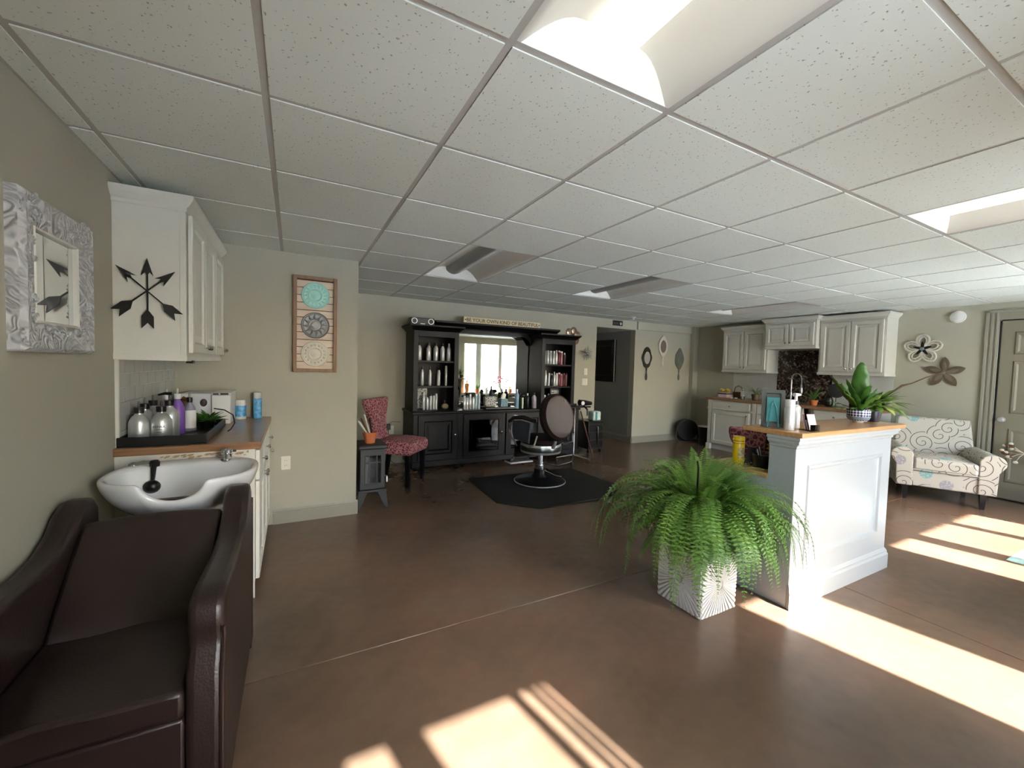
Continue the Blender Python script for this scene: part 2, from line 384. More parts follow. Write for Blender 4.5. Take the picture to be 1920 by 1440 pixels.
for (a, b_, z0, z1) in ((X0, 1.88, 0, 2.45), (2.80, 4.05, 0, 2.45), (4.65, 6.0, 0, 2.45), (7.98, XR+.15, 0, 2.45), (1.88, 2.80, 0, .45), (1.88, 2.80, 2.05, 2.45), (4.05, 4.65, 2.05, 2.45), (6.0, 7.98, 0, .5), (6.0, 7.98, 2.05, 2.45)):
    box(bm, a, YF-.12, z0, b_, YF, z1)
struct('wall_front', bm, WALL, smooth=0)
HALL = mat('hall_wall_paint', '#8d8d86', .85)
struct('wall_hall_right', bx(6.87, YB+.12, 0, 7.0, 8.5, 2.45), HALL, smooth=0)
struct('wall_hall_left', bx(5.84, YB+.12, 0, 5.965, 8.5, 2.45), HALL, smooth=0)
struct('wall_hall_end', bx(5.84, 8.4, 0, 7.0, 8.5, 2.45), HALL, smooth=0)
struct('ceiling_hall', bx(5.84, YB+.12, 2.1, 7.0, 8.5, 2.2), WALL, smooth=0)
struct('trim_1', bx(6.9, YB-.035, 2.11, 8.36, YB, H-.006), WALL, smooth=0)
struct('trim_2', bx(8.36, YB-.09, 0, XR, YB, H-.006), WALL, smooth=0)
# baseboards with a moulded cap
def bboard(name, p0, p1, n, h=.125):
    p0 = Vector(p0); p1 = Vector(p1); n = Vector(n); bm = B()
    prof = [(0, 0), (.014, 0), (.014, h*.72), (.010, h*.76), (.010, h*.86), (.004, h), (0, h)]
    a = [bm.verts.new((p0.x+n.x*d, p0.y+n.y*d, z)) for d, z in prof]; b_ = [bm.verts.new((p1.x+n.x*d, p1.y+n.y*d, z)) for d, z in prof]
    for k in range(len(prof)): bm.faces.new((a[k], a[(k+1) % 7], b_[(k+1) % 7], b_[k]))
    bm.faces.new(a); bm.faces.new(b_[::-1]); bmesh.ops.recalc_face_normals(bm, faces=bm.faces)
    struct(name, bm, TRIMG, smooth=0)
bboard('baseboard_partition', (1.16, 3.465), (1.824, 3.465), (0, -1))
bboard('baseboard_partition_side', (1.81, 3.465), (1.81, 5.25), (1, 0))
bboard('baseboard_back', (1.824, YB), (5.965, YB), (0, -1)); bboard('baseboard_back_right', (6.87, YB), (8.36, YB), (0, -1))
bboard('baseboard_hall', (6.87, YB), (6.87, 8.4), (-1, 0)); bboard('baseboard_hall_left', (5.965, YB), (5.965, 8.4), (1, 0))
bboard('baseboard_left', (XL, YF), (XL, 2.29), (1, 0)); bboard('baseboard_right', (XR, 1.275), (XR, 2.05), (-1, 0))
bboard('baseboard_right_corner', (XR, 4.45), (XR, YB-.09), (-1, 0))
# suspended ceiling
G = .6096
ce = struct('ceiling', bx(XL-.15, -1.35, 2.45, XR+.15, YB+.12, 2.5), GRID, smooth=0)
LIGHTS = [(3, -1), (7, -1), (4, 4), (7, 4), (11, 4)]
cover = {(i, j+k) for i, j in LIGHTS for k in (0, 1)}
tm = {}
def tile_mesh(w_, d_):
    k = (round(w_, 3), round(d_, 3))
    if k not in tm:
        o = obj('tile', bx(-w_/2, -d_/2, 0, w_/2, d_/2, .016), TILE, ce, smooth=0); tm[k] = o; return o
    o = tm[k].copy(); COL.objects.link(o); return o
for i in range(0, 14):
    for j in range(-2, 9):
        if (i, j) in cover: continue
        x0, x1 = max(i*G, XL), min((i+1)*G, XR); y0, y1 = max(j*G, YF), min((j+1)*G, YB)
        if j < 8 and i == 2 and False: pass
        if x1-x0 < .04 or y1-y0 < .04: continue
        if x1 <= 1.83 and y0 >= 3.46: continue
        y1c = y1
        o = tile_mesh(x1-x0-.024, y1-y0-.024); o.location = ((x0+x1)/2, (y0+y1)/2, H-.004)
bm = B(); box(bm, -.012, YF, 0, .012, YB, .006); box(bm, -.002, YF, .006, .002, YB, .04)
mr = None
for i in range(1, 14):
    ya = YB if i > 2 else 3.465
    if i in (1, 3): 
        bm = B(); box(bm, -.012, YF, 0, .012, ya, .005); box(bm, -.002, YF, .005, .002, ya, .03); mr = obj('main_runner', bm, GRID, ce, smooth=0); o = mr
    else: o = mr.copy(); COL.objects.link(o)
    o.location = (i*G, 0, H)
ct = {}
for i in range(0, 14):
    for j in range(-1, 9):
        if any(i == a and j == b_+1 for a, b_ in LIGHTS): continue
        x0, x1 = max(i*G, XL), min((i+1)*G, XR)
        if x1-x0 < .04 or (x1 <= 1.83 and j*G > 3.46): continue
        wd = round(x1-x0-.024, 3)
        if wd not in ct:
            bm = B(); box(bm, -wd/2, -.012, 0, wd/2, .012, .005); box(bm, -wd/2, -.002, .005, wd/2, .002, .03); ct[wd] = obj('cross_tee', bm, GRID, ce, smooth=0); o = ct[wd]
        else: o = ct[wd].copy(); COL.objects.link(o)
        o.location = ((x0+x1)/2, j*G, H)
bm = B(); box(bm, XL, YF, H-.002, XL+.022, 3.465, H+.003); box(bm, XL, 3.443, H-.002, 1.81, 3.465, H+.003); box(bm, 1.81, YB-.022, H-.002, XR, YB, H+.003); box(bm, XR-.022, YF, H-.002, XR, YB, H+.003); box(bm, XL, YF, H-.002, XR, YF+.022, H+.003)
obj('wall_angle', bm, GRID, ce, smooth=0)
# troffers
def troffer(i, j, lit, label):
    cx, cy = (i+.5)*G, (j+1)*G
    t = thing('ceiling_light', label, 'ceiling light', (cx, cy, H), 0, 'recessed ceiling lights')
    hw, hl = .293, .598
    prof = [(-hw, .0), (-.28, .0)]+[(-.28+.175*k/6, .095*math.sin(PI/2*k/6)) for k in range(1, 7)]
    full = prof+[(-x, z) for x, z in prof[::-1]]
    bm = B(); a = [bm.verts.new((x, -hl, z)) for x, z in full]; b_ = [bm.verts.new((x, hl, z)) for x, z in full]
    for k in range(len(full)-1):
        bm.faces.new((a[k], b_[k], b_[k+1], a[k+1]))
    obj('reflector', bm, TROF, t, smooth=50)
    for s in (-1, 1):
        bm = B(); n = len(full); y0 = s*hl; vs = [bm.verts.new((x, y0 - s*(.05*(z/.095)), z)) for x, z in full]
        bm.faces.new(vs if s > 0 else vs[::-1]); bmesh.ops.recalc_face_normals(bm, faces=bm.faces); obj('end_plate', bm, TROF, t, smooth=0)
    bm = B(); arc = [(-.085*math.cos(PI*k/12), .095-.062*math.sin(PI*k/12)) for k in range(13)]
    prism(bm, arc, 2*hl-.07, 'y', -hl+.035); obj('lens', bm, TUBE if lit else LENS0, t, smooth=50)
    bm = B(); box(bm, -hw, -hl, .1, hw, hl, .13); obj('housing', bm, TROF, t, smooth=0)
troffer(3, -1, True, 'glowing recessed ceiling light overhead at the top edge of the photo')
troffer(7, -1, True, 'glowing recessed ceiling light near the wall with the panelled door')
troffer(4, 4, False, 'unlit recessed ceiling light in front of the black hutch')
troffer(7, 4, False, 'unlit recessed ceiling light in front of the dark hall opening')
troffer(11, 4, False, 'unlit recessed ceiling light beside the kitchen wall cabinets')
t = thing('smoke_detector', 'small white round detector on the ceiling above the hall opening', 'detector', (6.33, 4.8, H))
obj('base', lathe(B(), [(.062, -.004), (.065, -.02), (.05, -.024)], seg=20), PLAST, t); obj('cap', lathe(B(), [(.045, -.024), (.042, -.05), (.0, -.055)], seg=20), PLAST, t)

# front wall windows (behind the camera, seen in the hutch mirror, they let the sun in)
def window(name, x0, x1, z0, z1, posts):
    bm = B(); f = .035
    box(bm, x0, YF-.1, z0, x0+f, YF-.04, z1); box(bm, x1-f, YF-.1, z0, x1, YF-.04, z1); box(bm, x0+f, YF-.1, z0, x1-f, YF-.04, z0+f); box(bm, x0+f, YF-.1, z1-.01, x1-f, YF-.04, z1)
    wdw = struct(name, bm, PLAST, smooth=0)
    for a, b_ in posts: obj('mullion', bx(a, YF-.1, z0+f, b_, YF-.04, z1-.01), PLAST, wdw, smooth=0)
    obj('pane', bx(x0+f, YF-.072, z0+f, x1-f, YF-.068, z1-.01), GLASS, wdw, smooth=0)
    return wdw
w1 = window('window_1', 1.88, 2.80, .45, 2.05, [(2.06, 2.19), (2.56, 2.60)])
w2 = window('window_2', 4.05, 4.65, .05, 2.05, [])
w3 = window('window_3', 6.0, 7.98, .5, 2.05, [(6.42, 6.60), (7.22, 7.33)])
struct('trim_3', bx(5.95, YF, .455, 8.03, YF+.16, .5), WHITE, smooth=0)
bl = thing('vertical_blind', 'stack of pale vertical blind slats in the front window', 'blind', (2.7, YF-.02, .5))
for k in range(3): obj('slat', bx(-.07+k*.045, -.012, 0, -.07+k*.045+.033, -.008, 1.54), CURT, bl, smooth=0)
cu = thing('curtain', 'pale linen curtain hanging beside the big front window', 'curtain', (7.82, YF+.05, .1))
bm = B(); n = 40; pts = [(.3*k/n, .03*math.sin(k*1.1)) for k in range(n+1)]
a = [bm.verts.new((x, y, 0)) for x, y in pts]; b_ = [bm.verts.new((x, y, 2.1)) for x, y in pts]
for k in range(n): bm.faces.new((a[k], a[k+1], b_[k+1], b_[k]))
o = obj('panel', bm, CURT, cu); o.modifiers.new('s', 'SOLIDIFY').thickness = .004
cu['label'] = 'pale linen curtain seen in the hutch mirror beside the bright window'
obj('rod', tube(B(), [(-.1, 0, 2.11), (.4, 0, 2.11)], .012), STEEL, cu)
bl['label'] = 'pale vertical blind behind the viewer on the sunny front wall'
# outside paving that bounces daylight in
struct('ground_outside', bx(-20, -40, -.3, 30, -1.36, -.15), ROOF, smooth=0)

# back door on the right wall
dr = struct('door_1', B(), DOORP) if False else None
bm = B(); box(bm, XR+.02, .262, .012, XR+.05, 1.148, 2.048)
d1 = struct('door_1', bm, DOORP, smooth=0)
def rings(bm, x0, z0, x1, z1, rs, mi=0):
    """concentric rectangles in the xz plane, rs = [(inset, y)], facing -y"""
    prev = None
    for ins, y in rs:
        v = [bm.verts.new(p) for p in ((x0+ins, y, z0+ins), (x1-ins, y, z0+ins), (x1-ins, y, z1-ins), (x0+ins, y, z1-ins))]
        if prev:
            for k in range(4):
                f = bm.faces.new((prev[k], prev[(k+1) % 4], v[(k+1) % 4], v[k])); f.material_index = mi
        prev = v
    f = bm.faces.new(prev); f.material_index = mi
    return bm
def knob(parent, loc, r=.013, m=None, name='knob'):
    return obj(name, lathe(B(), [(.004, 0), (.004, -.012), (r, -.018), (r, -.026), (r*.6, -.031), (0, -.032)], seg=12, axis='y'), m or CHROME, parent, loc=loc)
def pdoor(parent, name, m, x0, z0, w_, h_, yf, t_=.02, fw_=.055, rec=.010, raised=True, kn=None, kr=.013):
    o = obj(name, rings(B(), 0, 0, w_, h_, [(0, t_), (0, .004), (.004, 0), (fw_, 0), (fw_+.006, .005), (fw_+.012, rec)]+([(fw_+.028, rec), (fw_+.048, rec*.45)] if raised else [(fw_+.014, rec)])), m, parent, smooth=0, loc=(x0, yf, z0))
    if kn: knob(o, (kn[0], 0, kn[1]), kr)
    return o
# six panel door leaf panels face -x
for k, (y0, z0, w_, h_) in enumerate([(1.045, 1.66, .30, .26), (1.045, .99, .30, .60), (1.045, .2, .30, .62), (.665, 1.66, .30, .26), (.665, .99, .30, .60), (.665, .2, .30, .62)]):
    o = obj('panel', rings(B(), 0, 0, w_, h_, [(0, 0), (.012, -.010), (.03, -.010), (.045, -.002)]), DOORP, d1, smooth=0); o.location = (XR+.0195, y0, z0); o.rotation_euler = (0, 0, -PI/2)
k = obj('handle', lathe(B(), [(.03, 0), (.03, -.006), (.012, -.01), (.012, -.035), (.026, -.045), (.03, -.06), (.022, -.072), (0, -.076)], seg=18, axis='y'), STEEL, d1); k.location = (XR+.02, 1.095, .915); k.rotation_euler = (0, 0, -PI/2)
obj('dark_gap_strip', bx(XR+.001, 1.146, .012, XR+.02, 1.16, 2.048), BLKP, d1, smooth=0)  # black strip, shade of the door gap put in as colour
obj('threshold', bx(XR-.02, .25, 0, XR+.06, 1.16, .012), BLKP, d1, smooth=0)
def casing(name, x, y0, y1, z, m):
    bm = B()
    for a, b_, za, zb in ((y1, y1+.11, 0, z+.11), (y0-.11, y0, 0, z+.11), (y0, y1, z, z+.11)):
        box(bm, x-.012, a, za, x, b_, zb)
        if zb-za > 1:
            s = a if a >= y1 else a
            box(bm, x-.02, a+.012, za, x-.012, a+.028, zb-.02); box(bm, x-.018, a+.045, za, x-.012, a+.07, zb-.04); box(bm, x-.024, a+.085, za, x-.012, a+.11, zb)
    box(bm, x-.024, y0-.11, z+.085, x-.012, y1+.11, z+.11)
    struct(name, bm, m, smooth=0, bevel=.003)
casing('trim_4', XR, .25, 1.16, 2.06, TRIMG)
struct('trim_5', bx(XR+.002, .25, 2.048, XR+.1, 1.146, 2.06), BLKP, smooth=0)

# ------------------------------------------------------------------ shampoo corner, left wall
def crown(bm, x0, x1, yb, yf, z0, prof, left=True, right=True):
    """cornice of profile [(out, z)] along the front and both sides of a box; yf front (negative)"""
    rs = []
    for o_, z in prof:
        rs.append([bm.verts.new(p) for p in ((x0-(o_ if left else 0), yb, z0+z), (x0-(o_ if left else 0), yf-o_, z0+z), (x1+(o_ if right else 0), yf-o_, z0+z), (x1+(o_ if right else 0), yb, z0+z))])
    for a, b_ in zip(rs, rs[1:]):
        for k in range(4): bm.faces.new((a[k], a[(k+1) % 4], b_[(k+1) % 4], b_[k]))
    bm.faces.new(rs[0][::-1]); bm.faces.new(rs[-1]); bmesh.ops.recalc_face_normals(bm, faces=bm.faces); return bm
CP = [(0, 0), (.006, .004), (.006, .02), (.016, .028), (.034, .05), (.04, .062), (.04, .078)]
# wall cabinet over the basin (faces +x)
uc = thing('wall_cabinet', 'white wall cabinet above the shampoo basin with black arrow ornament on its side', 'cabinet', (XL, 2.30, 1.35), PI/2)
D = .29; W_ = 1.16
bm = B(); box(bm, 0, -D, .02, W_, 0, .80); box(bm, -.004, -D-.004, 0, W_, 0, .03); box(bm, -.004, -D+.0, .03, 0.0, -D+.025, .8)
obj('body', bm, WHITE, uc, smooth=0, bevel=.0015)
obj('cornice', crown(B(), 0, W_, 0, -D, .775, CP, right=False), WHITE, uc, smooth=0)
for k in range(3): pdoor(uc, 'door', WHITE, .03+k*.375, .045, .365, .725, -D-.024, .02, .05, kn=((.335 if k != 1 else .03), .035))
obj('latch', bx(.10, -D-.01, -.012, .15, -D+.02, .004), BLKP, uc)
# arrows
ar = thing('arrow_ornament', 'black metal ornament of three crossed arrows on the side of the white cabinet', 'wall decoration', (.652, 2.295, 1.70))
def arrow(label, ang, L1, L2, dy):
    bm = B(); q_ = .8
    prism(bm, [(-.004, -L2), (.004, -L2), (.004, L1), (-.004, L1)], .006, 'y', -.012-dy)
    prism(bm, [(0, L1+.075), (-.030, L1-.035), (-.012, L1-.012), (0, L1-.035), (.012, L1-.012), (.030, L1-.035)], .006, 'y', -.014-dy)
    prism(bm, [(0, -L2+.045), (.030, -L2), (.030, -L2-.075), (0, -L2-.04), (-.030, -L2-.075), (-.030, -L2)], .006, 'y', -.014-dy)
    bmesh.ops.rotate(bm, cent=(0, 0, 0), matrix=Matrix.Rotation(ang, 3, 'Y'), verts=bm.verts); bmesh.ops.scale(bm, vec=(q_, 1, q_), verts=bm.verts)
    obj('arrow', bm, CANVAS, ar, smooth=0)
arrow('', 0, .13, .16, 0); arrow('', math.radians(46), .12, .14, .0065); arrow('', -math.radians(46), .13, .15, .013)
# tiled splashback: one thing, tiles as parts
sp = struct('trim_6', bx(XL, 2.325, .905, XL+.004, 3.465, 1.35), GROUT, smooth=0)
box_t = None
for r in range(6):
    for c in range(8):
        y0 = 2.345+c*.155-(.0775 if r % 2 else 0); y1 = y0+.151; y0 = max(y0, 2.333); y1 = min(y1, 3.463)
        if y1-y0 < .02: continue
        obj('tile', bx(XL+.004, y0, .907+r*.0745, XL+.009, y1, .907+r*.0745+.0715), TILEW, sp, smooth=0)
obj('edge_strip', bx(XL, 2.312, .905, XL+.014, 2.328, 1.35), WHITE, sp, smooth=0)
# worktop and base cabinet
wt = tag(obj('worktop', bx(XL+.001, 2.27, .865, 1.145, 3.463, .905), WOOD, bevel=.004), 'brown wooden worktop on the white cabinet behind the shampoo basin', 'worktop')
bc = thing('base_cabinet', 'white base cabinet with panelled doors under the wooden worktop by the basin', 'cabinet', (XL, 2.29, 0), PI/2)
D = .60; Wb = 1.172
bm = B(); box(bm, 0, -D, .09, Wb, -.001, .864); box(bm, 0, -D+.07, 0, Wb, -.001, .09); box(bm, -.006, -D, 0.0, 0, -D+.03, .864)
obj('body', bm, WHITE, bc, smooth=0)
for k, (x, ww) in enumerate(((.02, .37), (.405, .37), (.79, .37))):
    dd = obj('drawer', rings(B(), 0, 0, ww, .17, [(0, .02), (0, .003), (.003, 0), (.02, 0), (.03, .003)]), WHITE, bc, smooth=0, loc=(x, -D-.022, .68)); knob(dd, (ww/2, 0, .085), .014)
    pdoor(bc, 'door', WHITE, x, .10, ww, .57, -D-.022, kn=((ww-.035 if k != 1 else .035), .53), kr=.014)
bm = B(); random.seed(3)
for k in range(26):
    x = .18+.42*random.random(); z = .828+.018*random.random(); r = .005+.011*random.random()
    prism(bm, [(-D*0+.0-(x), z), (-x-r, z+r*.4), (-x-r*1.3, z+r), (-x+r*.2, z+r*.9), (-x+r, z+r*.3)], .0012, 'x', -.0013)
tag(obj('chipped_paint', bm, mat('bare_chipboard', '#b79a74', .9), bc, smooth=0), None, None)
# basin
def se(a, n): c, s = math.cos(a), math.sin(a); return (math.copysign(abs(c)**(2/n), c), math.copysign(abs(s)**(2/n), s))
ba = thing('shampoo_basin', 'white porcelain shampoo basin with neck notch beneath the wooden worktop', 'basin', (.855, 2.0, .582))
bm = B(); NS = 120
rr = [ # (scale x, scale y, z, yshift, notchfactor)
 (.0, .0, .03, .06, 0), (.30, .34, .03, .06, 0), (.60, .62, .06, .04, 0), (.82, .80, .12, .02, .25), (.95, .95, .19, 0, .7), (1.0, 1.0, .237, 0, 1), (1.0, 1.0, .252, 0, 1), (.975, .975, .259, 0, 1), (.93, .90, .257, -.004, 1), (.90, .85, .247, -.010, 1),
 (.86, .78, .20, -.015, .9), (.76, .66, .13, -.02, .3), (.45, .4, .09, -.02, 0), (0, 0, .085, -.02, 0)]
prev = None
for (sx_, sy_, z, ys, nf) in rr:
    ring = []
    for k in range(NS):
        a = 2*PI*k/NS; x, y = se(a, 2.5); 
        yy = y*.265*sy_+ys; xx = x*.295*sx_
        # deeper deck at the back
        if y > 0 and sy_ < .91 and sy_ > .3 and z > .1: yy -= .05*y
        t = max(0, 1-(xx/.112)**2)**.62 if y < -.2 else 0
        zz = z-.085*t*nf-.02*max(0, -y)*nf*.0
        if nf and y < 0: yy += .03*t*nf
        ring.append(bm.verts.new((xx, yy, zz)))
    if prev:
        for k in range(NS): bm.faces.new((prev[k], prev[(k+1) % NS], ring[(k+1) % NS], ring[k]))
    prev = ring
bmesh.ops.remove_doubles(bm, verts=bm.verts, dist=1e-5); bmesh.ops.recalc_face_normals(bm, faces=bm.faces)
soft(obj('bowl', bm, CERAM, ba, smooth=180))
bm = B(); lathe(bm, [(.05, .02), (.05, -.12), (.07, -.12), (.07, -.3)], (0, .08, .02), 16); obj('drain_column', bm, PLAST, ba)
o = soft(obj('neck_rest', bx(-.115, -.185, .125, .055, -.12, .165), BLKP, ba, bevel=.012), 1)
bm = B(); tube(bm, [(-.235, .175, .25), (-.20, .165, .262), (-.15, .15, .262)], .016, 12); lathe(bm, [(.02, .225), (.02, .262), (.012, .268)], (-.235, .175, 0), 14); obj('faucet', bm, CHROME, ba)
bm = B(); lathe(bm, [(.02, 0), (.022, .02), (.014, .03)], (-.15, .15, .25), 12); tube(bm, [(-.15, .15, .265), (-.15, .13, .245), (-.148, .11, .20), (-.148, .10, .19)], [.012, .012, .009, .008], 10); sphere(bm, (-.146, .085, .165), .034, 1, .8, .95, 14); obj('sprayer', bm, BLKP, ba)
bm = B(); lathe(bm, [(.03, .245), (.03, .252), (.023, .257), (.023, .285), (.027, .29), (.027, .305), (.02, .31), (0, .312)], (.14, .185, 0), 20); cbox(bm, (.167, .185, .298), (.03, .014, .012)); obj('vacuum_breaker', bm, CHROME, ba)

# shampoo chair
sc_ = thing('shampoo_chair', 'dark brown leather shampoo chair with curved arms in front of the basin', 'chair', (.825, 1.3, 0))
def arm_prof():
    return [(-.38, .04), (-.385, .30), (-.375, .50), (-.345, .545), (-.335, .575), (-.35, .61), (-.345, .665), (-.315, .692), (-.24, .697), (-.10, .687), (.06, .68), (.18, .695), (.27, .735), (.33, .79), (.39, .815), (.45, .81), (.495, .77), (.50, .70), (.50, .10), (.49, .04)]
for x0, x1 in ((-.295, -.210), (.222, .312)):
    bm = prism(B(), arm_prof(), x1-x0, 'x', x0)
    o = obj('arm', bm, LEATHER, sc_, smooth=60, bevel=0); bv = o.modifiers.new('b', 'BEVEL'); bv.width = .022; bv.segments = 4; bv.limit_method = 'ANGLE'; bv.angle_limit = math.radians(60)
    # piped seam on the front edge
    s = x1-.004 if x0 > 0 else x0+.004
    tube_o = obj('seam', tube(B(), [(s, -.383, .05), (s, -.388, .30), (s, -.378, .50), (s, -.350, .545), (s, -.341, .575), (s, -.353, .61)], .0045, 6), LEATHER, o)
def grid_solid(bm, xs, ys, zt, zb):
    n, m = len(xs), len(ys); T = [[bm.verts.new((x, y, zt(x, y))) for x in xs] for y in ys]; Bt = [[bm.verts.new((x, y, zb(x, y))) for x in xs] for y in ys]
    for j in range(m-1):
        for i in range(n-1):
            bm.faces.new((T[j][i], T[j][i+1], T[j+1][i+1], T[j+1][i])); bm.faces.new((Bt[j][i], Bt[j+1][i], Bt[j+1][i+1], Bt[j][i+1]))
    for i in range(n-1):
        bm.faces.new((Bt[0][i], Bt[0][i+1], T[0][i+1], T[0][i])); bm.faces.new((T[-1][i], T[-1][i+1], Bt[-1][i+1], Bt[-1][i]))
    for j in range(m-1):
        bm.faces.new((T[j][0], T[j+1][0], Bt[j+1][0], Bt[j][0])); bm.faces.new((Bt[j][-1], Bt[j+1][-1], T[j+1][-1], T[j][-1]))
    return bm
lsp = lambda a, b_, n: [a+(b_-a)*k/(n-1) for k in range(n)]
bm = grid_solid(B(), lsp(-.208, .22, 13), lsp(-.375, .14, 12), lambda x, y: .458+.012*(1-(x/.21)**2)+.004*math.sin(23*x+9*y)-.03*max(0, y+.02), lambda x, y: .385)
o = obj('seat', bm, LEATHER, sc_, smooth=60, bevel=.012)
def bkz(x, y): return .455+.95*(y-.03)+.018*math.sin((y-.03)/.33*PI)
bm = grid_solid(B(), lsp(-.208, .22, 11), lsp(.03, .35, 12), lambda x, y: bkz(x, y)+.014*(1-(x/.21)**2)-(.02 if y > .33 else 0), lambda x, y: bkz(x, y)-.13)
obj('backrest', bm, LEATHER, sc_, smooth=60, bevel=.014)
obj('front_panel', bx(-.209, -.372, .04, .221, -.34, .383), LEATHER, sc_, bevel=.008)
obj('rear_panel', bx(-.209, .44, .05, .221, .47, .62), LEATHER, sc_, bevel=.008)
obj('rear_brace', bx(.296, .50, 0.0, .31, .60, .70), mat('dark_plum_panel', '#241a20', .4), sc_, bevel=.004)
for sx_ in (-.27, .26):
    for sy_ in (-.34, .45): obj('foot', lathe(B(), [(.02, 0), (.024, .04)], (sx_, sy_, 0), 12), BLKP, sc_)

# ornate mirror on the left wall
mo = thing('wall_mirror', 'square mirror in a carved silver grey frame on the wall left of the cabinet', 'mirror', (XL, 1.44, 1.375), PI/2)
Wm, Hm = .515, .52
obj('frame', rings(B(), 0, 0, Wm, Hm, [(0, 0), (0, -.03), (.012, -.045), (.03, -.04), (.075, -.034), (.098, -.026), (.104, -.012), (.104, -.008)]), CARV, mo, smooth=0)
obj('inner_lip', rings(B(), .098, .098, Wm-.098, Hm-.098, [(0, -.024), (.004, -.03), (.010, -.026), (.012, -.010)]), WHITE, mo, smooth=0)
obj('glass', bx(.105, -.014, .105, Wm-.105, -.010, Hm-.105), MIRR, mo, smooth=0)
random.seed(5); bm = B()
for k in range(110):   # carved scrollwork standing proud of the frame
    e = k % 4; t = random.random(); u = .02+.065*random.random()
    x, z = [(t*Wm, u), (t*Wm, Hm-u), (u, t*Hm), (Wm-u, t*Hm)][e]
    r = .008+.008*random.random(); a0 = random.random()*6.28
    pts = [(x+r*(1-.6*q/9)*math.cos(a0+q*.65), -.037-.002*(q % 2), z+r*(1-.6*q/9)*math.sin(a0+q*.65)) for q in range(10)]
    tube(bm, pts, [.0035]*8+[.002, .001], 5)
tag(obj('carving', bm, CARV, mo), None, None, None, 'stuff')

# framed art with medallions on the partition
wa = thing('wall_art', 'wood framed wall art with three round carved medallions on pale planks', 'wall art', (1.30, 3.465, 1.275))
Wa, Ha = .335, .80
bm = B(); box(bm, 0, -.045, 0, .028, 0, Ha); box(bm, Wa-.028, -.045, 0, Wa, 0, Ha); box(bm, .028, -.045, 0, Wa-.028, 0, .028); box(bm, .028, -.045, Ha-.028, Wa-.028, 0, Ha)
obj('backing', bx(.028, -.004, .028, Wa-.028, 0, Ha-.028), BASKET, wa, smooth=0)
obj('frame', bm, WOODF, wa, smooth=0, bevel=.002)
for k in range(12): obj('plank', bx(.028, -.018, .029+k*.0618, Wa-.028, -.004, .029+k*.0618+.056), PLANK, wa, smooth=0, bevel=.001)
def medal(zc, m, kind, lab):
    o = thing('x', None, None) if False else None
    prof = [(.108, 0), (.110, -.008), (.104, -.013), (.097, -.009), (.090, -.012), (.078, -.008), (.060, -.010), (.050, -.016), (.040, -.012), (.028, -.015), (.018, -.020), (0, -.022)]
    bm = lathe(B(), prof, (0, 0, 0), 40, axis='y')
    n = 16 if kind != 1 else 12
    for q in range(n):
        a = 2*PI*q/n; c, s = math.cos(a), math.sin(a)
        if kind == 0: tube(bm, [(.064*c, -.012, .064*s), (.09*math.cos(a+.12), -.013, .09*math.sin(a+.12))], .0035, 5)
        elif kind == 1: tube(bm, [(.045*c, -.014, .045*s), (.066*math.cos(a+.15), -.020, .066*math.sin(a+.15)), (.096*math.cos(a+.05), -.014, .096*math.sin(a+.05))], [.004, .008, .003], 6)
        else: sphere(bm, (.074*c, -.012, .074*s), .009, 1, .7, 1, 8); sphere(bm, (.052*math.cos(a+.2), -.014, .052*math.sin(a+.2)), .006, 1, .7, 1, 6)
    if kind == 1: prism(bm, [(.034, 0), (0, .034), (-.034, 0), (0, -.034)], .01, 'y', -.026)
    o = obj('medallion', bm, m, wa, loc=(Wa/2, -.018, zc)); o['label'] = lab
medal(.645, AQUA, 0, 'aqua round medallion'); medal(.395, PEWT, 1, 'pewter round medallion with leaves'); medal(.155, IVORY, 2, 'ivory round medallion')
def plate(name, label, cat, loc, rz, kind, m=OUTL, w_=.072, group=None):
    t = thing(name, label, cat, loc, rz, group)
    obj('plate', bx(-w_/2, -.006, -.058, w_/2, 0, .058), m, t, bevel=.003)
    if kind == 'outlet':
        for z in (-.02, .02):
            obj('socket', lathe(B(), [(.017, -.006), (.017, -.009), (.0, -.009)], (0, 0, z), 16, axis='y'), m, t)
        for z in (-.02, .02):
            for x in (-.007, .007): obj('slot', bx(x-.001, -.0096, z-.004, x+.001, -.009, z+.006), BLKP, t, smooth=0)
    else:
        for q in range(kind):
            x = (q-(kind-1)/2)*.046; obj('rocker', bx(x-.016, -.010, -.033, x+.016, -.006, .033), m, t, bevel=.002)
    return t
plate('power_outlet', 'ivory power outlet on the wall beside the basin cabinet', 'outlet', (1.252, 3.465, .51), 0, 'outlet')
plate('power_outlet', 'power outlet with black plug on the wall behind the pink chair', 'outlet', (2.48, YB, .46), 0, 'outlet')
plate('light_switch', 'single ivory light switch, upper one beside the hall opening', 'switch', (5.753, YB, 1.312), 0, 1)
plate('light_switch', 'wide double light switch, lower one beside the hall opening', 'switch', (5.738, YB, 1.137), 0, 2, w_=.118)

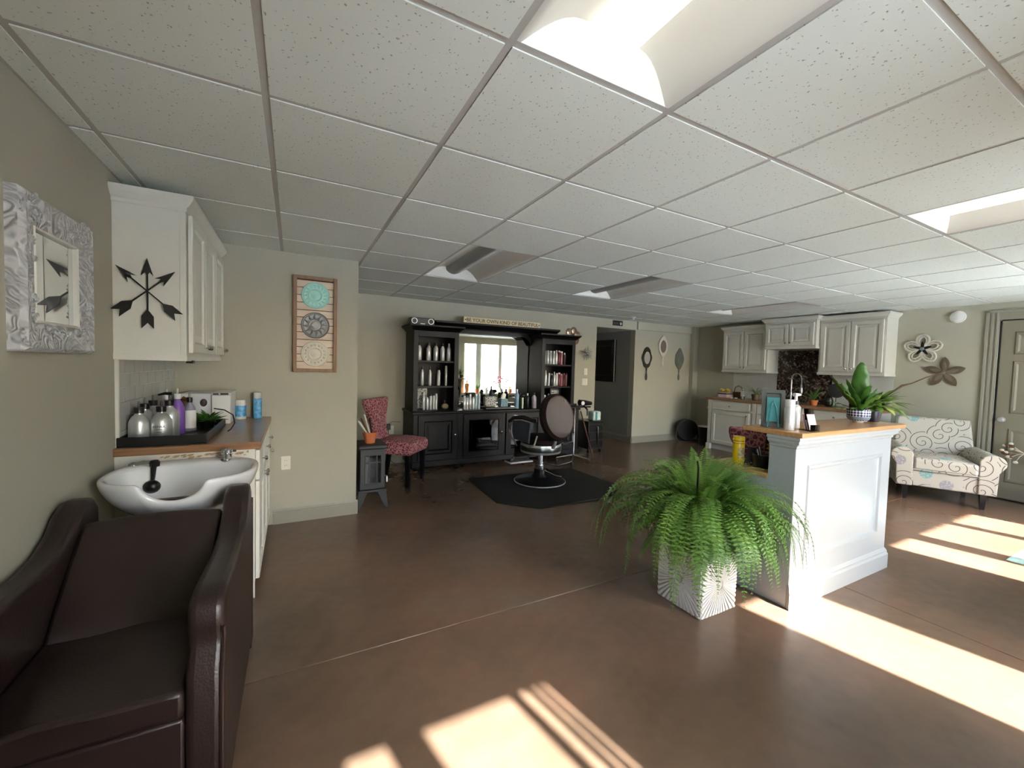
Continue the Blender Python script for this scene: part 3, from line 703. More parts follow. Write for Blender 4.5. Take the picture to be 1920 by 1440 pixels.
# ------------------------------------------------------------------ things on the left worktop
tr = thing('tray', 'black rectangular tray on the wooden worktop holding the bottles', 'tray', (.70, 2.66, .905))
bm = B(); box(bm, -.18, -.355, 0, .19, .34, .008)
for q in ((-.18, -.355, .19, -.345), (-.18, .33, .19, .34), (-.18, -.345, -.17, .33), (.18, -.345, .19, .33)): box(bm, q[0], q[1], .008, q[2], q[3], .05)
obj('body', bm, BLKP, tr, smooth=0, bevel=.002)
Zt = .914
def pumpbottle(name, label, cat, loc, r, h, m, capm, group=None, nozzle=False, rz=0, writing=None, neck=.4):
    t = thing(name, label, cat, loc, rz, group)
    obj('body', lathe(B(), [(r*.92, 0), (r, .006), (r, h*.62), (r*.93, h*.72), (r*.70, h*.86), (r*neck, h*.95), (r*neck, h)], seg=24), m, t, smooth=40)
    obj('cap', lathe(B(), [(r*neck*1.15, h-.002), (r*neck*1.2, h+.028), (r*.12, h+.03)], seg=16), capm, t)
    if nozzle:
        bm = B(); tube(bm, [(0, 0, h+.028), (0, 0, h+.065)], .005, 8); tube(bm, [(.012, 0, h+.066), (-.02, 0, h+.068), (-.05, 0, h+.06)], [.010, .008, .005], 8); obj('pump', bm, capm, t)
    else:
        obj('pump_stem', lathe(B(), [(.006, h+.028), (.005, h+.058), (.002, h+.06)], seg=8), CLEARP if capm == BLKP else capm, t)
    if writing:
        text_mesh(writing, .016, 'lettering', BLKP, t, (0, -r-.0006, h*.5), (PI/2, 0, 0), .0005)
        for q, ww in enumerate((.03, .022)): obj('print_line', bx(-ww/2, -r-.0008, h*.40-q*.014, ww/2, -r+.0005, h*.40-q*.014+.002), BLKP, t, smooth=0)
    return t
G1 = 'salon bottles on the black tray'
pumpbottle('pump_bottle', 'large silver bottle at the wall end of the black tray', 'bottle', (.580, 2.42, Zt), .045, .155, STEEL, BLKP, G1)
pumpbottle('pump_bottle', 'large silver bottle with printed lettering standing at the front of the tray', 'bottle', (.668, 2.44, Zt), .048, .158, STEEL, BLKP, G1, writing='KENRA')
pumpbottle('pump_bottle', 'second silver bottle from the wall, just behind the front row', 'bottle', (.575, 2.54, Zt), .045, .165, STEEL, BLKP, G1)
pumpbottle('pump_bottle', 'silver bottle nearest the tiles in the rear row', 'bottle', (.58, 2.67, Zt), .045, .172, STEEL, BLKP, G1)
pumpbottle('pump_bottle', 'silver bottle with tall black pump behind the lettered one', 'bottle', (.68, 2.55, Zt), .045, .18, STEEL, BLKP, G1, nozzle=True)
pumpbottle('pump_bottle', 'pale lavender bottle with white cap behind the silver ones', 'bottle', (.62, 2.78, Zt), .04, .20, LAV, PLAST, G1)
pumpbottle('pump_bottle', 'bright purple bottle with white cap on the tray', 'bottle', (.695, 2.66, Zt), .036, .21, PURP, PLAST, G1)
t = pumpbottle('pump_bottle', 'grey bottle with a white label next to the bright purple one', 'bottle', (.735, 2.755, Zt), .034, .18, mat('gray_bottle', '#8a8694', .3), BLKP, G1)
obj('label', lathe(B(), [(.0345, .02), (.0345, .13)], seg=20), PLAST, t)
t = thing('acrylic_rail', 'clear acrylic strip lying across the front bottles on the tray', 'holder', (.71, 2.395, .914))
bm = B(); box(bm, -.075, 0, 0, .10, .003, .032); box(bm, -.075, 0, 0, -.045, .03, .004); box(bm, .075, 0, 0, .10, .03, .028); obj('body', bm, CLEARP, t, smooth=0)
t['label'] = 'clear acrylic holder standing in front of the lettered silver bottle'
def leafy(bm, base, n, L0, L1, wd, droop, seed, up=.6, seg=6, mi=0, az0=0, azr=2*PI, upr=.35):
    """strap shaped leaves from a point, bent by droop"""
    rnd = random.Random(seed)
    for k in range(n):
        az = az0+azr*(k+rnd.random()*.8)/n; Lk = L0+(L1-L0)*rnd.random(); el = up+upr*(rnd.random()-.5)*2
        p = Vector(base); d = Vector((math.cos(az)*math.cos(el), math.sin(az)*math.cos(el), math.sin(el))); sidev = Vector((-math.sin(az), math.cos(az), 0)); prev = None
        for s in range(seg+1):
            f = s/seg; ww = wd*(math.sin(PI*min(1, f*.9+.08))**.7)*(1-.0*f)
            if s == seg: ww = wd*.05
            mid = bm.verts.new(p-Vector((0, 0, ww*.22))); a = bm.verts.new(p+sidev*ww/2); b_ = bm.verts.new(p-sidev*ww/2)
            if prev:
                for q in ((prev[0], prev[1], mid, a), (prev[1], prev[2], b_, mid)):
                    ff = bm.faces.new(q); ff.material_index = mi
            prev = (a, mid, b_); p = p+d*Lk/seg; d = (d+Vector((0, 0, -droop/seg))).normalized()
    return bm
t = thing('potted_succulent', 'bushy green succulent in the rear of the black tray', 'plant', (.80, 2.88, .914))
obj('pot', lathe(B(), [(.04, 0), (.055, .05), (.05, .05), (.045, .035), (0, .035)], seg=16), BLKP, t)
for s in range(5): obj('leaves', leafy(B(), (.02*math.cos(s*1.3), .02*math.sin(s*1.3), .04), 14, .06, .12, .022, .5, s, .55), LEAFD, t)
obj('flower_bud', sphere(B(), (-.01, -.02, .165), .02, 1, 1, 1.3, 10), mat('dusky_bud', '#3e3236', .6), t)
t = thing('towel_steamer', 'pale grey box shaped machine with white front panel on the worktop', 'appliance', (.745, 3.25, .905))
obj('body', bx(-.13, -.13, 0, .05, .19, .215), MACH, t, bevel=.006)
obj('front_panel', bx(.052, -.155, 0, .165, .15, .205), PLAST, t, bevel=.006)
obj('top_lid', bx(.05, -.158, .206, .167, .152, .222), PLAST, t, bevel=.003)
bm = B(); box(bm, .062, -.1595, .209, .095, -.158, .218); box(bm, .105, -.1595, .208, .152, -.158, .219); obj('vent_slots', bm, BLKP, t, smooth=0)
obj('indicator_strip', bx(.095, -.1565, .03, .15, -.155, .034), BLKP, t, smooth=0)
t = tag(obj('power_cable', tube(B(), [(-.06, .0, .13), (.0, -.02, .12), (.05, -.05, .09), (.065, -.10, .04), (.05, -.16, .01), (.04, -.2, .0045)], .004, 6), BLKP, loc=(.9, 2.9, .906)), 'thin black cord looping off the tray edge beside the grey machine', 'cord')
t = thing('wipes_canister', 'white and blue canister of wipes beside the pale grey machine', 'canister', (.945, 3.36, .905))
obj('body', lathe(B(), [(.034, 0), (.036, .004), (.036, .125), (.034, .13)], seg=20), PLAST, t)
obj('label', lathe(B(), [(.0365, .02), (.0365, .105)], seg=20), BLUEC, t); obj('lid', lathe(B(), [(.036, .13), (.034, .148), (0, .15)], seg=20), PLAST, t)
t = thing('spray_can', 'light blue spray can with white cap at the far worktop end', 'spray can', (1.055, 3.38, .905))
obj('body', lathe(B(), [(.028, 0), (.03, .004), (.03, .145), (.026, .155), (.026, .158)], seg=20), BLUEC, t)
obj('cap', lathe(B(), [(.028, .158), (.028, .20), (.02, .204), (0, .204)], seg=20), PLAST, t)
t = thing('wooden_figurine', 'small brown wooden ornament behind the purple bottle on the tray', 'ornament', (.83, 3.0, .905))
bm = B(); lathe(bm, [(.03, 0), (.02, .05), (.012, .12), (.014, .17)], seg=12); obj('post', bm, BASKET, t)
obj('head', leafy(B(), (0, 0, .16), 9, .05, .07, .03, .4, 4, .6), BASKET, t)
t.location = (.66, 3.04, .905); tag(t, 'small brown wooden ornament in the corner behind the purple bottle', None)

# ------------------------------------------------------------------ black hutch on the back wall
hu = thing('hutch', 'tall black hutch with shelves, bowed mirror and cupboard doors on the back wall', 'hutch', (2.66, YB-.012, 0))
FD = .435; WT = .61; WM = 1.32; WA = WT*2+WM       # tower width, middle, all
bmb = B(); box(bmb, -.02, -FD-.10, .05, WA+.02, 0, .725)
obj('base_body', bmb, BLK, hu, smooth=0, bevel=.004)
obj('ledge', bx(-.04, -FD-.125, .725, WA+.04, 0, .762), BLK, hu, bevel=.01)
obj('plinth', bx(-.03, -FD-.115, .05, WA+.03, -FD-.09, .12), BLK, hu, bevel=.006)
for x in (.03, WT-.05, WT+.05, WA-WT-.05, WA-WT+.05, WA-.04): obj('foot', lathe(B(), [(.035, .05), (.045, .03), (.03, 0)], (x, -FD-.06, 0), 14), BLK, hu)
HB = 1.80
def tower(x0):
    bm = B(); t = .02; d = FD-.03
    box(bm, x0, -d, .762, x0+t, -.012, HB); box(bm, x0+WT-t, -d, .762, x0+WT, -.012, HB); box(bm, x0, -.012, .762, x0+WT, 0, HB); box(bm, x0+t, -d, HB-.03, x0+WT-t, -.012, HB)
    box(bm, x0, -d-.02, .762, x0+.06, -d, HB); box(bm, x0+WT-.06, -d-.02, .762, x0+WT, -d, HB); box(bm, x0+.06, -d-.02, HB-.075, x0+WT-.06, -d, HB); 
    obj('tower', bm, BLK, hu, smooth=0, bevel=.002)
    for z in (1.07, 1.405): obj('shelf', bx(x0+t, -d+.01, z-.012, x0+WT-t, -.012, z+.012), BLK, hu, smooth=0, bevel=.002)
    obj('cornice', crown(B(), x0, x0+WT, 0, -d-.02, HB, [(0, 0), (.012, .008), (.02, .02), (.05, .045), (.062, .055), (.062, .075)]), BLK, hu, smooth=0)
tower(0); tower(WA-WT)
bm = crown(B(), WT-.22, WA-WT+.34, 0, -.24, 1.876, [(0, 0), (.015, .01), (.05, .05), (.06, .06), (.06, .085)]); obj('bridge_cornice', bm, BLK, hu, smooth=0)
# arched fascia under the bridge and mirror
arch = [(WT, 1.876), (WA-WT, 1.876), (WA-WT, 1.70)]+[(WA-WT-.005-.13*k/5, 1.70+.125*math.sin(PI/2*k/5)) for k in range(1, 6)]+[(WT+.135-.13*k/5, 1.825-.125*(1-math.cos(PI/2*k/5))) for k in range(0, 6)]+[(WT, 1.70)]
obj('arched_fascia', prism(B(), arch, .02, 'y', -.10), BLK, hu, smooth=0)
obj('side_board', bx(WT, -.30, .762, WT+.012, -.012, 1.876), BLK, hu, smooth=0) 
obj('mirror', bx(WT+.02, -.02, .80, WA-WT-.01, -.012, 1.85), MIRR, hu, smooth=0)
obj('mirror_rail', bx(WT, -.03, .762, WA-WT, -.0, .80), BLK, hu, bevel=.003)
for (x, ww, kx) in ((.04, .53, .49), (WT+.04, .60, .56), (WT+.68, .60, .04), (WA-WT+.04, .53, .04)):
    glassy = WT < x < WA-WT
    o = obj('door', rings(B(), 0, 0, ww, .58, [(0, .02), (0, .004), (.004, 0), (.075, 0), (.082, .006), (.09, .012)]+([] if glassy else [(.115, .012), (.14, .004)])), BLK, hu, smooth=0, loc=(x, -FD-.122, .132))
    if glassy: obj('glass_panel', bx(.085, .006, .085, ww-.085, .010, .495), GLASD, o, smooth=0)
    knob(o, (kx, 0, .32), .016)
t = thing('sign_board', 'cream lettered sign board standing on top of the black hutch', 'sign', (2.66+1.39, YB-.20, 1.963))
obj('board', bx(-.63, -.01, 0, .63, .01, .088), CREAM, t, bevel=.002)
text_mesh('\u2022BE YOUR OWN KIND OF BEAUTIFUL\u2022', .072, 'lettering', mat('sign_ink', '#4a2a24', .7), t, (0, -.0105, .045), (PI/2, 0, 0), .0006, bold=.0008)
t = thing('stereo', 'black stereo with two round speaker rings on top of the hutch', 'stereo', (2.80, 4.98, 1.879))
obj('body', bx(-.16, -.06, 0, .16, .07, .095), BLKP, t, bevel=.008)
for x in (-.11, .11):
    o = obj('speaker', lathe(B(), [(.030, -.061), (.030, -.066), (.0, -.064)], (x, 0, .05), 20, axis='y'), BLKP, t)
    obj('ring', lathe(B(), [(.036, -.060), (.038, -.068), (.031, -.068), (.030, -.061)], (x, 0, .05), 24, axis='y'), STEEL, o)
obj('display', bx(-.03, -.062, .012, .03, -.06, .02), STEEL, t, smooth=0)
def bottle(name, label, loc, r, h, m, capm, group, shape=0, cat='bottle'):
    t = thing(name, label, cat, loc, 0, group)
    if shape == 0: p = [(r*.9, 0), (r, .004), (r, h*.68), (r*.55, h*.80), (r*.4, h*.84)]; ch = h*.84
    elif shape == 1: p = [(r*.9, 0), (r, .004), (r, h*.86), (r*.8, h*.88)]; ch = h*.88
    else: p = [(r*.75, 0), (r*.8, .004), (r, h*.8), (r*.5, h*.85)]; ch = h*.85
    obj('body', lathe(B(), p, seg=14), m, t, smooth=50)
    cr = {0: r*.42, 1: r*.85, 2: r*.5}[shape]
    obj('cap', lathe(B(), [(cr, ch), (cr, h-.003), (0, h)], seg=12), capm, t); return t
Zs = [1.418, 1.083, .763]
LT = 'bottles on the left hutch tower'
ordn = ['leftmost', 'second', 'middle', 'fourth', 'rightmost']
for k, x in enumerate((2.775, 2.90, 3.0, 3.095, 3.185)):
    bottle('shelf_bottle', 'silver bottle, %s of five on the top shelf of the left hutch tower' % ordn[k], (x, 4.97, Zs[0]), .031, (.235, .24, .24, .235, .24)[k], BOTW, BLKP if k != 4 else BOTW, LT)
bottle('shelf_bottle', 'dark bottle behind the silver ones on the top left hutch shelf', (2.95, 5.10, Zs[0]), .03, .23, mat('dark_bottle', '#3d4245', .3), BLKP, LT)
for k, (x, sh) in enumerate(((2.82, 0), (2.925, 0), (3.045, 1), (3.15, 1))):
    bottle('shelf_bottle', 'slim silver bottle, %s of four on the middle shelf of the left hutch tower' % ['leftmost', 'second', 'third', 'rightmost'][k], (x, 4.97, Zs[1]), (.021, .021, .024, .019)[k], (.255, .25, .21, .27)[k], BOTW, BLKP if k < 2 else BOTW, LT, sh)
for k, x in enumerate((2.825, 2.875, 2.92, 2.96, 2.995)):
    bottle('shelf_bottle', 'white silver bottle, %s of five on the bottom shelf of the left hutch tower' % ordn[k], (x, 4.90, Zs[2]), .019, (.24, .20, .21, .215, .215)[k], BOTW, BOTW if k in (0, 4) else BLKP, LT, 1 if k != 1 else 0)
t = thing('patterned_picture', 'black and white patterned picture leaning in the left hutch tower', 'picture', (2.84, 5.1, .763))
PAT2, nt, b, N, L = nodes('black_white_print')
tc = N('ShaderNodeTexCoord'); vo = N('ShaderNodeTexVoronoi'); vo.inputs['Scale'].default_value = 38; L(tc.outputs['Object'], vo.inputs[0]); L(ramp(nt, vo.outputs[0], [(0, '#1c1c1c'), (.3, '#1c1c1c'), (.38, '#c9c9c4'), (.7, '#aeaeaa'), (.8, '#2b2b2b')]), b.inputs['Base Color'])
obj('frame', bx(-.085, -.008, 0, .085, .008, .275), PLAST, t, bevel=.002); obj('print', bx(-.077, -.0095, .008, .077, -.008, .267), PAT2, t, smooth=0)
t = thing('wicker_ball', 'small tan woven gourd on the bottom shelf of the left tower', 'ornament', (3.13, 4.93, .763))
obj('body', sphere(B(), (0, 0, .04), .045, 1.1, 1, .85, 14), mat('tan_weave', '#8c7a5e', .8, bump=.4), t); obj('neck', lathe(B(), [(.02, .07), (.012, .085), (.016, .12), (.0, .122)], seg=10), mat('dark_neck', '#2d2a26', .6), t)
RTG = 'bottles on the right hutch tower'
nm = ['first', 'second', 'third', 'fourth', 'fifth', 'sixth', 'seventh', 'eighth', 'ninth', 'tenth']
for k, x in enumerate((4.735, 4.79, 4.845, 4.90, 4.95, 5.0, 5.045, 5.105)):
    m, c = (BOTW, PLAST) if k < 5 else ((DKRED, PLAST) if k == 5 else ((mat('rose_silver', '#a9777c', .35), PLAST) if k == 6 else (mat('dark_tube', '#4a2f36', .35), BOTW)))
    bottle('salon_bottle', '%s bottle, %s from the left on the top shelf of the right hutch tower' % ('white silver' if k < 5 else ('dark red', 'rose silver', 'dark narrow')[k-5], nm[k]), (x, 4.97, Zs[0]), .023, (.21, .215, .21, .21, .225, .22, .21, .19)[k], m, c, RTG, 1 if k not in (4, 7) else (0 if k == 4 else 2))
for k, x in enumerate((4.70, 4.75, 4.81, 4.86, 4.91, 4.955, 5.0, 5.045, 5.09, 5.135)):
    m, c, nn = [(BOTW, PLAST, 'white'), (BOTW, PLAST, 'white'), (BOTW, PLAST, 'white'), (BLKP, PLAST, 'black'), (BOTW, PLAST, 'white'), (BOTW, PLAST, 'white'), (DKRED, PLAST, 'crimson'), (MATS['rose_silver'], PLAST, 'rose'), (DKRED, DKRED, 'deep red'), (MATS['rose_silver'], DKRED, 'pink capped')][k]
    bottle('salon_bottle', '%s bottle, %s from the left on the middle shelf of the right hutch tower' % (nn, nm[k]), (x, 4.95, Zs[1]), .021, (.23, .24, .20, .19, .22, .20, .21, .19, .20, .20)[k], m, c, RTG, (0, 0, 1, 1, 0, 1, 1, 1, 2, 1)[k])
for k, x in enumerate((4.73, 4.80, 4.87)):
    bottle('salon_bottle', 'white bottle, %s from the left on the bottom shelf of the right hutch tower' % nm[k], (x, 4.93, Zs[2]), .024, .18+.02*(k == 1), BOTW, PLAST, RTG, (1, 0, 0)[k])
t = thing('framed_picture', 'small dark framed picture behind bottles in the right hutch tower', 'picture', (5.03, 5.08, .763))
obj('frame', rings(B(), -.10, 0, .10, .27, [(0, .02), (0, 0), (.02, 0), (.026, .008)]), mat('slate_frame', '#3a4147', .5), t, smooth=0); obj('print', bx(-.072, .006, .03, .072, .0079, .24), PAT2, t, smooth=0)
for k, x in enumerate((5.04, 5.09)): bottle('salon_bottle', 'short clear bottle in front of the small framed picture, %s' % ('left one', 'right one')[k], (x, 4.93, .763), .022, .14, BOTW, PLAST, RTG, 0)
LG = 'bottles on the hutch ledge'
for k, (x, h) in enumerate(((3.36, .19), (3.40, .19), (3.445, .215), (3.49, .205), (3.53, .21), (3.575, .22))):
    bottle('ledge_bottle', '%s bottle, %s from the left on the ledge under the hutch mirror' % (('silver', 'white', 'grey', 'bright white', 'silver blue', 'pale blue')[k], nm[k]), (x, 4.80, .763), .020, h, BOTW if k < 4 else mat('pale_blue_bottle', '#a9bcc4', .3), BLKP if k in (1, 3) else BOTW, LG, 1 if k != 3 else 0)
t = thing('display_tray', 'long black tray on the ledge under the hutch mirror', 'tray', (3.88, 4.83, .763))
obj('body', bx(-.23, -.10, 0, .25, .10, .03), BLKP, t, bevel=.006)
t = thing('speckled_bag', 'clear bag of dark speckled clips on the tray under the mirror', 'bag', (3.76, 4.84, .794)); obj('body', bx(-.09, -.04, 0, .09, .04, .145), PAT2, t, bevel=.015)
t = thing('tissue_box', 'pale blue tissue box with a tissue pulled out on the hutch tray', 'tissue box', (3.96, 4.83, .794))
obj('box', bx(-.055, -.055, 0, .055, .055, .11), mat('tissue_print', '#7f9fa8', .6, noise=.4, nscale=60), t, bevel=.003)
bm = B(); 
for q in range(3): prism(bm, [(-.03, .11), (.03, .11), (.045-.03*q, .17), (.0+.02*q, .205), (-.02, .16)], .002, 'y', -.01+q*.01)
obj('tissue', bm, PLAST, t, smooth=0)
t = thing('dark_bowl', 'low dark rounded bowl beside the tissue box on the tray', 'bowl', (4.07, 4.85, .794)); obj('body', lathe(B(), [(.025, 0), (.045, .02), (.045, .035), (.02, .05), (0, .052)], seg=18), mat('dark_bowl_brown', '#2a2724', .5), t)
bottle('ledge_bottle', 'tall frosted blue bottle on the ledge right of the tray', (4.16, 4.78, .763), .034, .28, mat('frost_blue', '#8aa9c2', .3), BOTW, LG, 0)
t = thing('round_brush', 'white handled brush with dark round head on the hutch ledge', 'brush', (4.235, 4.74, .763)); obj('handle', lathe(B(), [(.012, 0), (.010, .16)], seg=10), PLAST, t); obj('head', sphere(B(), (0, 0, .19), .045, 1, .8, .7, 14), BLKP, t)
bottle('ledge_bottle', 'green bottle behind the brush on the hutch ledge', (4.28, 4.84, .763), .026, .18, mat('lime_green', '#7a9a3e', .35), BLKP, LG, 1)
bottle('ledge_bottle', 'black slim bottle between the green and lilac bottles', (4.35, 4.80, .763), .028, .22, BLKP, STEEL, LG, 0)
bottle('ledge_bottle', 'lilac grey spray bottle at the right end of the hutch ledge', (4.44, 4.76, .763), .036, .23, mat('lilac_gray', '#a9a0ac', .4), BLKP, LG, 0)
t = thing('wall_flower', 'shiny metal flower with round petals on the wall behind the hutch top', 'wall decoration', (5.44, YB, 1.90))
PET = mat('bronze_petal', '#9a8674', .3, .7)
for q in range(6):
    a = q*PI/3+.3; obj('petal', sphere(B(), (.10*math.cos(a), -.02, .10*math.sin(a)), .062, 1, .25, 1, 16), PET, t)
obj('center', sphere(B(), (0, -.035, 0), .035, 1, .6, 1, 12), CHROME, t)
t = thing('wall_flower', 'spiky silver metal flower on the wall above the light switches', 'wall decoration', (5.74, YB, 1.62))
SPK = mat('aged_silver', '#8b928c', .3, .9); random.seed(11)
for q in range(16):
    a = q*2*PI/16; r = .10+.05*random.random(); y = -.02-.05*random.random()
    obj('petal', prism(B(), [(0, 0), (.6*r*math.cos(a-.15), .6*r*math.sin(a-.15)), (r*math.cos(a), r*math.sin(a)), (.6*r*math.cos(a+.15), .6*r*math.sin(a+.15))], .004, 'y', y), SPK, t, smooth=0)
obj('center', sphere(B(), (0, -.05, 0), .03, 1, .8, 1, 10), CHROME, t)
obj('backing', lathe(B(), [(.05, 0), (.04, -.02), (.01, -.055)], seg=12, axis='y'), SPK, t)
t = thing('wall_sconce', 'small black candle holder with white candle between hutch and silver flower', 'candle holder', (5.44, YB, 1.39))
obj('bracket', bx(-.015, -.07, -.06, .015, 0, -.04), BLKP, t); obj('back_bar', bx(-.012, -.008, -.10, .012, 0, .12), BLKP, t); obj('candle', lathe(B(), [(.022, -.04), (.022, .08), (0, .083)], (0, -.045, 0), 14), PLAST, t)
t = thing('hall_sign', 'small black sign with ring symbol above the hall opening', 'sign', (6.43, YB, 2.15))
obj('board', bx(-.115, -.008, -.0, .115, 0, .088), BLKP, t, bevel=.002)
obj('ring', lathe(B(), [(.022, -.008), (.024, -.0095), (.013, -.0095), (.012, -.008)], (.07, 0, .038), 20, axis='y'), PLAST, t)
for q in range(2): obj('print_line', bx(-.095, -.0092, .022+q*.02, .02, -.008, .031+q*.02), mat('gray_print%d' % q, '#6f6f6c', .6), t, smooth=0)
# hand mirrors
def handmirror(label, loc, m, mi_, W, Hh, L_, pts):
    t = thing('hand_mirror', label, 'wall decoration', loc, 0, 'oversized hand mirrors on the back wall')
    o = obj('frame', prism(B(), pts, .02, 'y', -.022), m, t, smooth=30, bevel=.005)
    o = obj('inset', lathe(B(), [(1, 0), (.93, -.08), (.5, -.05), (0, -.05)], seg=32, axis='y'), mi_, t)
    o.scale = (W, .06, Hh); o.location = (0, -.022, 0)
    h = obj('handle', lathe(B(), [(.012, 0), (.020, -.04), (.013, -.10), (.024, -L_*.6), (.028, -L_*.8), (.02, -L_), (0, -L_-.01)], seg=14), m, t)
    h.location = (0, -.012, min(p[1] for p in pts)+.02); h.scale = (1, .4, 1); return t
def outline(w_, h_, tip, n=40, bump=0, nb=0):
    r = []
    for k in range(n):
        a = 2*PI*k/n; x = w_*math.cos(a)*(1+bump*math.cos(nb*a)); z = h_*math.sin(a)*(1+bump*math.cos(nb*a))
        z += tip*max(0, math.sin(a))**10*h_ - (tip*.7)*max(0, -math.sin(a))**8*h_; r.append((x, z))
    return r
BRZ = mat('antique_black_frame', '#2b2823', .45, .2, bump=.3); SAGE = mat('sage_gray_frame', '#656b60', .6, bump=.2)
handmirror('dark ornate oval hand mirror hanging nearest the hall opening', (7.17, YB, 1.60), BRZ, mat('pale_mirror', '#b7b5ac', .12, .3), .075, .118, .24, outline(.125, .17, .25, bump=.05, nb=6))
handmirror('white hand mirror with brown centre hanging highest of the three', (7.585, YB, 1.83), mat('cream_frame', '#c5c1b3', .6, bump=.2), mat('brown_inset', '#6e5f55', .5, noise=.4, nscale=40), .075, .12, .2, outline(.12, .175, .2))
handmirror('plain sage grey hand mirror hanging nearest the room corner', (8.05, YB, 1.60), SAGE, SAGE, .075, .12, .22, outline(.125, .165, .35, bump=.03, nb=5))
# hall mirror on the hall right wall, faces -x
hm = thing('hall_mirror', 'black framed mirror with beaded silver edge on the dark hall wall', 'mirror', (6.87, 6.72, 1.12), -PI/2)
obj('frame', rings(B(), 0, 0, .98, .83, [(0, 0), (0, -.03), (.02, -.04), (.12, -.02), (.125, -.012)]), BLKP, hm, smooth=0)
obj('glass', bx(.125, -.014, .125, .855, -.012, .705), mat('dim_mirror', '#5a5a58', .05, 1), hm, smooth=0)
bm = B()
for q in range(34): sphere(bm, (.972, -.036, .015+q*.0245), .011, 1, 1, .9, 8)
tag(obj('beading', bm, BOTW, hm), None, None, None, 'stuff')

# ------------------------------------------------------------------ stove, pot, pink chair, barber station
st = thing('stove_heater', 'small grey iron stove heater standing by the end of the partition wall', 'heater', (1.965, 3.70, -.0))
w2 = .115
obj('body', bx(-w2, -.16, .18, w2, .14, .56), IRON, st, bevel=.006)
obj('top', bx(-w2-.018, -.18, .56, w2+.018, .155, .60), IRON, st, bevel=.012)
obj('bottom_rim', bx(-w2-.015, -.178, .155, w2+.015, .15, .18), IRON, st, bevel=.006)
for sx_ in (-1, 1):
    for sy_ in (-1, 1):
        obj('leg', prism(B(), [(sx_*(w2+.01), .156), (sx_*(w2-.07), .156), (sx_*(w2+.0), 0), (sx_*(w2+.03), 0)], .02, 'y', (-.17 if sy_ < 0 else .12)), IRON, st, smooth=0, bevel=.003)
dd = obj('door', rings(B(), -.11, .20, .11, .54, [(0, 0), (.0, -.012), (.035, -.012), (.04, -.006)]), IRON, st, smooth=0); dd.location = (0, -.16, 0)
obj('glass', bx(-.068, -.008, .243, .068, -.0065, .497), GLASD, dd, smooth=0)
for x in (-.035, .035): obj('muntin', bx(x-.005, -.014, .24, x+.005, -.006, .50), IRON, dd, smooth=0)
obj('muntin', bx(-.07, -.0145, .43, .07, -.006, .44), IRON, dd, smooth=0)
obj('handle', tube(B(), [(.118, -.0, .30), (.125, -.03, .30), (.125, -.035, .25)], .008, 8), STEEL, dd)
po = thing('flower_pot', 'terracotta pot filled with combs and tools on the small stove', 'pot', (1.955, 3.66, .60))
obj('pot', lathe(B(), [(.045, 0), (.058, .075), (.066, .075), (.068, .105), (.06, .105), (.055, .085), (0, .085)], seg=24), TERRA, po)
random.seed(2)
for q in range(5):
    x = -.03+.015*q; obj('tool', tube(B(), [(x*.6, .01*(q % 2), .08), (x*1.6-.05, .02, .20+.03*(q % 3)), (x*1.7-.055, .02, .21+.03*(q % 3))], [.007, .010, .006], 8), [PLAST, BASKET, STEEL, WOODF, BLKP][q], po)
pc = thing('accent_chair', 'pink animal print armless chair beside the small stove', 'chair', (2.38, 4.34, 0), -math.radians(40), 'pink animal print chairs')
def pinkchair(pc):
    # local: seat faces +x, backrest at -x
    prof = [(-.24, .36), (.25, .36), (.27, .40), (.27, .475), (.24, .50), (0, .515), (-.24, .49)]
    o = obj('seat', prism(B(), [(x, z) for x, z in prof], .46, 'y', -.23), LEOP, pc, smooth=50, bevel=.02)
    bm = B(); prev = None; n = 12
    for k in range(n+1):
        z = .42+.54*k/n; f = k/n; hw_ = .235-.085*math.sin(PI*min(1, f*1.15)**.9)+.02*max(0, f-.75)*4*.3; x0 = -.25-.05*f
        th = .075-.012*f
        ring = [bm.verts.new((x0-th/2, -hw_, z)), bm.verts.new((x0+th/2, -hw_, z)), bm.verts.new((x0+th/2+.01, 0, z)), bm.verts.new((x0+th/2, hw_, z)), bm.verts.new((x0-th/2, hw_, z)), bm.verts.new((x0-th/2-.012, 0, z))]
        if prev:
            for q in range(6): bm.faces.new((prev[q], prev[(q+1) % 6], ring[(q+1) % 6], ring[q]))
        else: bm.faces.new(ring[::-1])
        prev = ring
    bm.faces.new(prev); bmesh.ops.recalc_face_normals(bm, faces=bm.faces)
    obj('backrest', bm, LEOP, pc, smooth=60, bevel=.014)
    for x, y in ((.21, -.19), (.21, .19), (-.21, -.19), (-.21, .19)):
        bm = prism(B(), [(x-.028, .36), (x+.028, .36), (x+.02+(.0 if x > 0 else -.05), 0), (x-.015+(.0 if x > 0 else -.05), 0)], .045, 'y', y-.022)
        obj('leg', bm, BLK, pc, smooth=0, bevel=.003)
pinkchair(pc)
p2 = dup(pc, (4.61, 1.61, 0), math.radians(50), 'pink animal print chair tucked behind the white reception desk')
obj('strap', prism(B(), [(-.02, .80), (.01, .80), (-.005, .985), (-.035, .985)], .012, 'x', -.352), BLKP, p2, smooth=0)
t = thing('power_plug', 'black plug with cord in the outlet beside the hutch', 'plug', (2.44, YB-.01, .47))
obj('plug', bx(-.025, -.05, -.0, .025, -.003, .08), BLKP, t, bevel=.005); obj('cord', tube(B(), [(0, -.03, .0), (.0, -.03, -.1), (-.02, -.06, -.3), (.03, -.10, -.42), (.10, -.12, -.462), (.16, -.12, -.462)], .004, 6), BLKP, t)
obj('upper_cord', tube(B(), [(0, -.03, .08), (.05, -.03, .11), (.12, -.02, .10), (.16, -.015, .10)], .003, 6), BLKP, t)

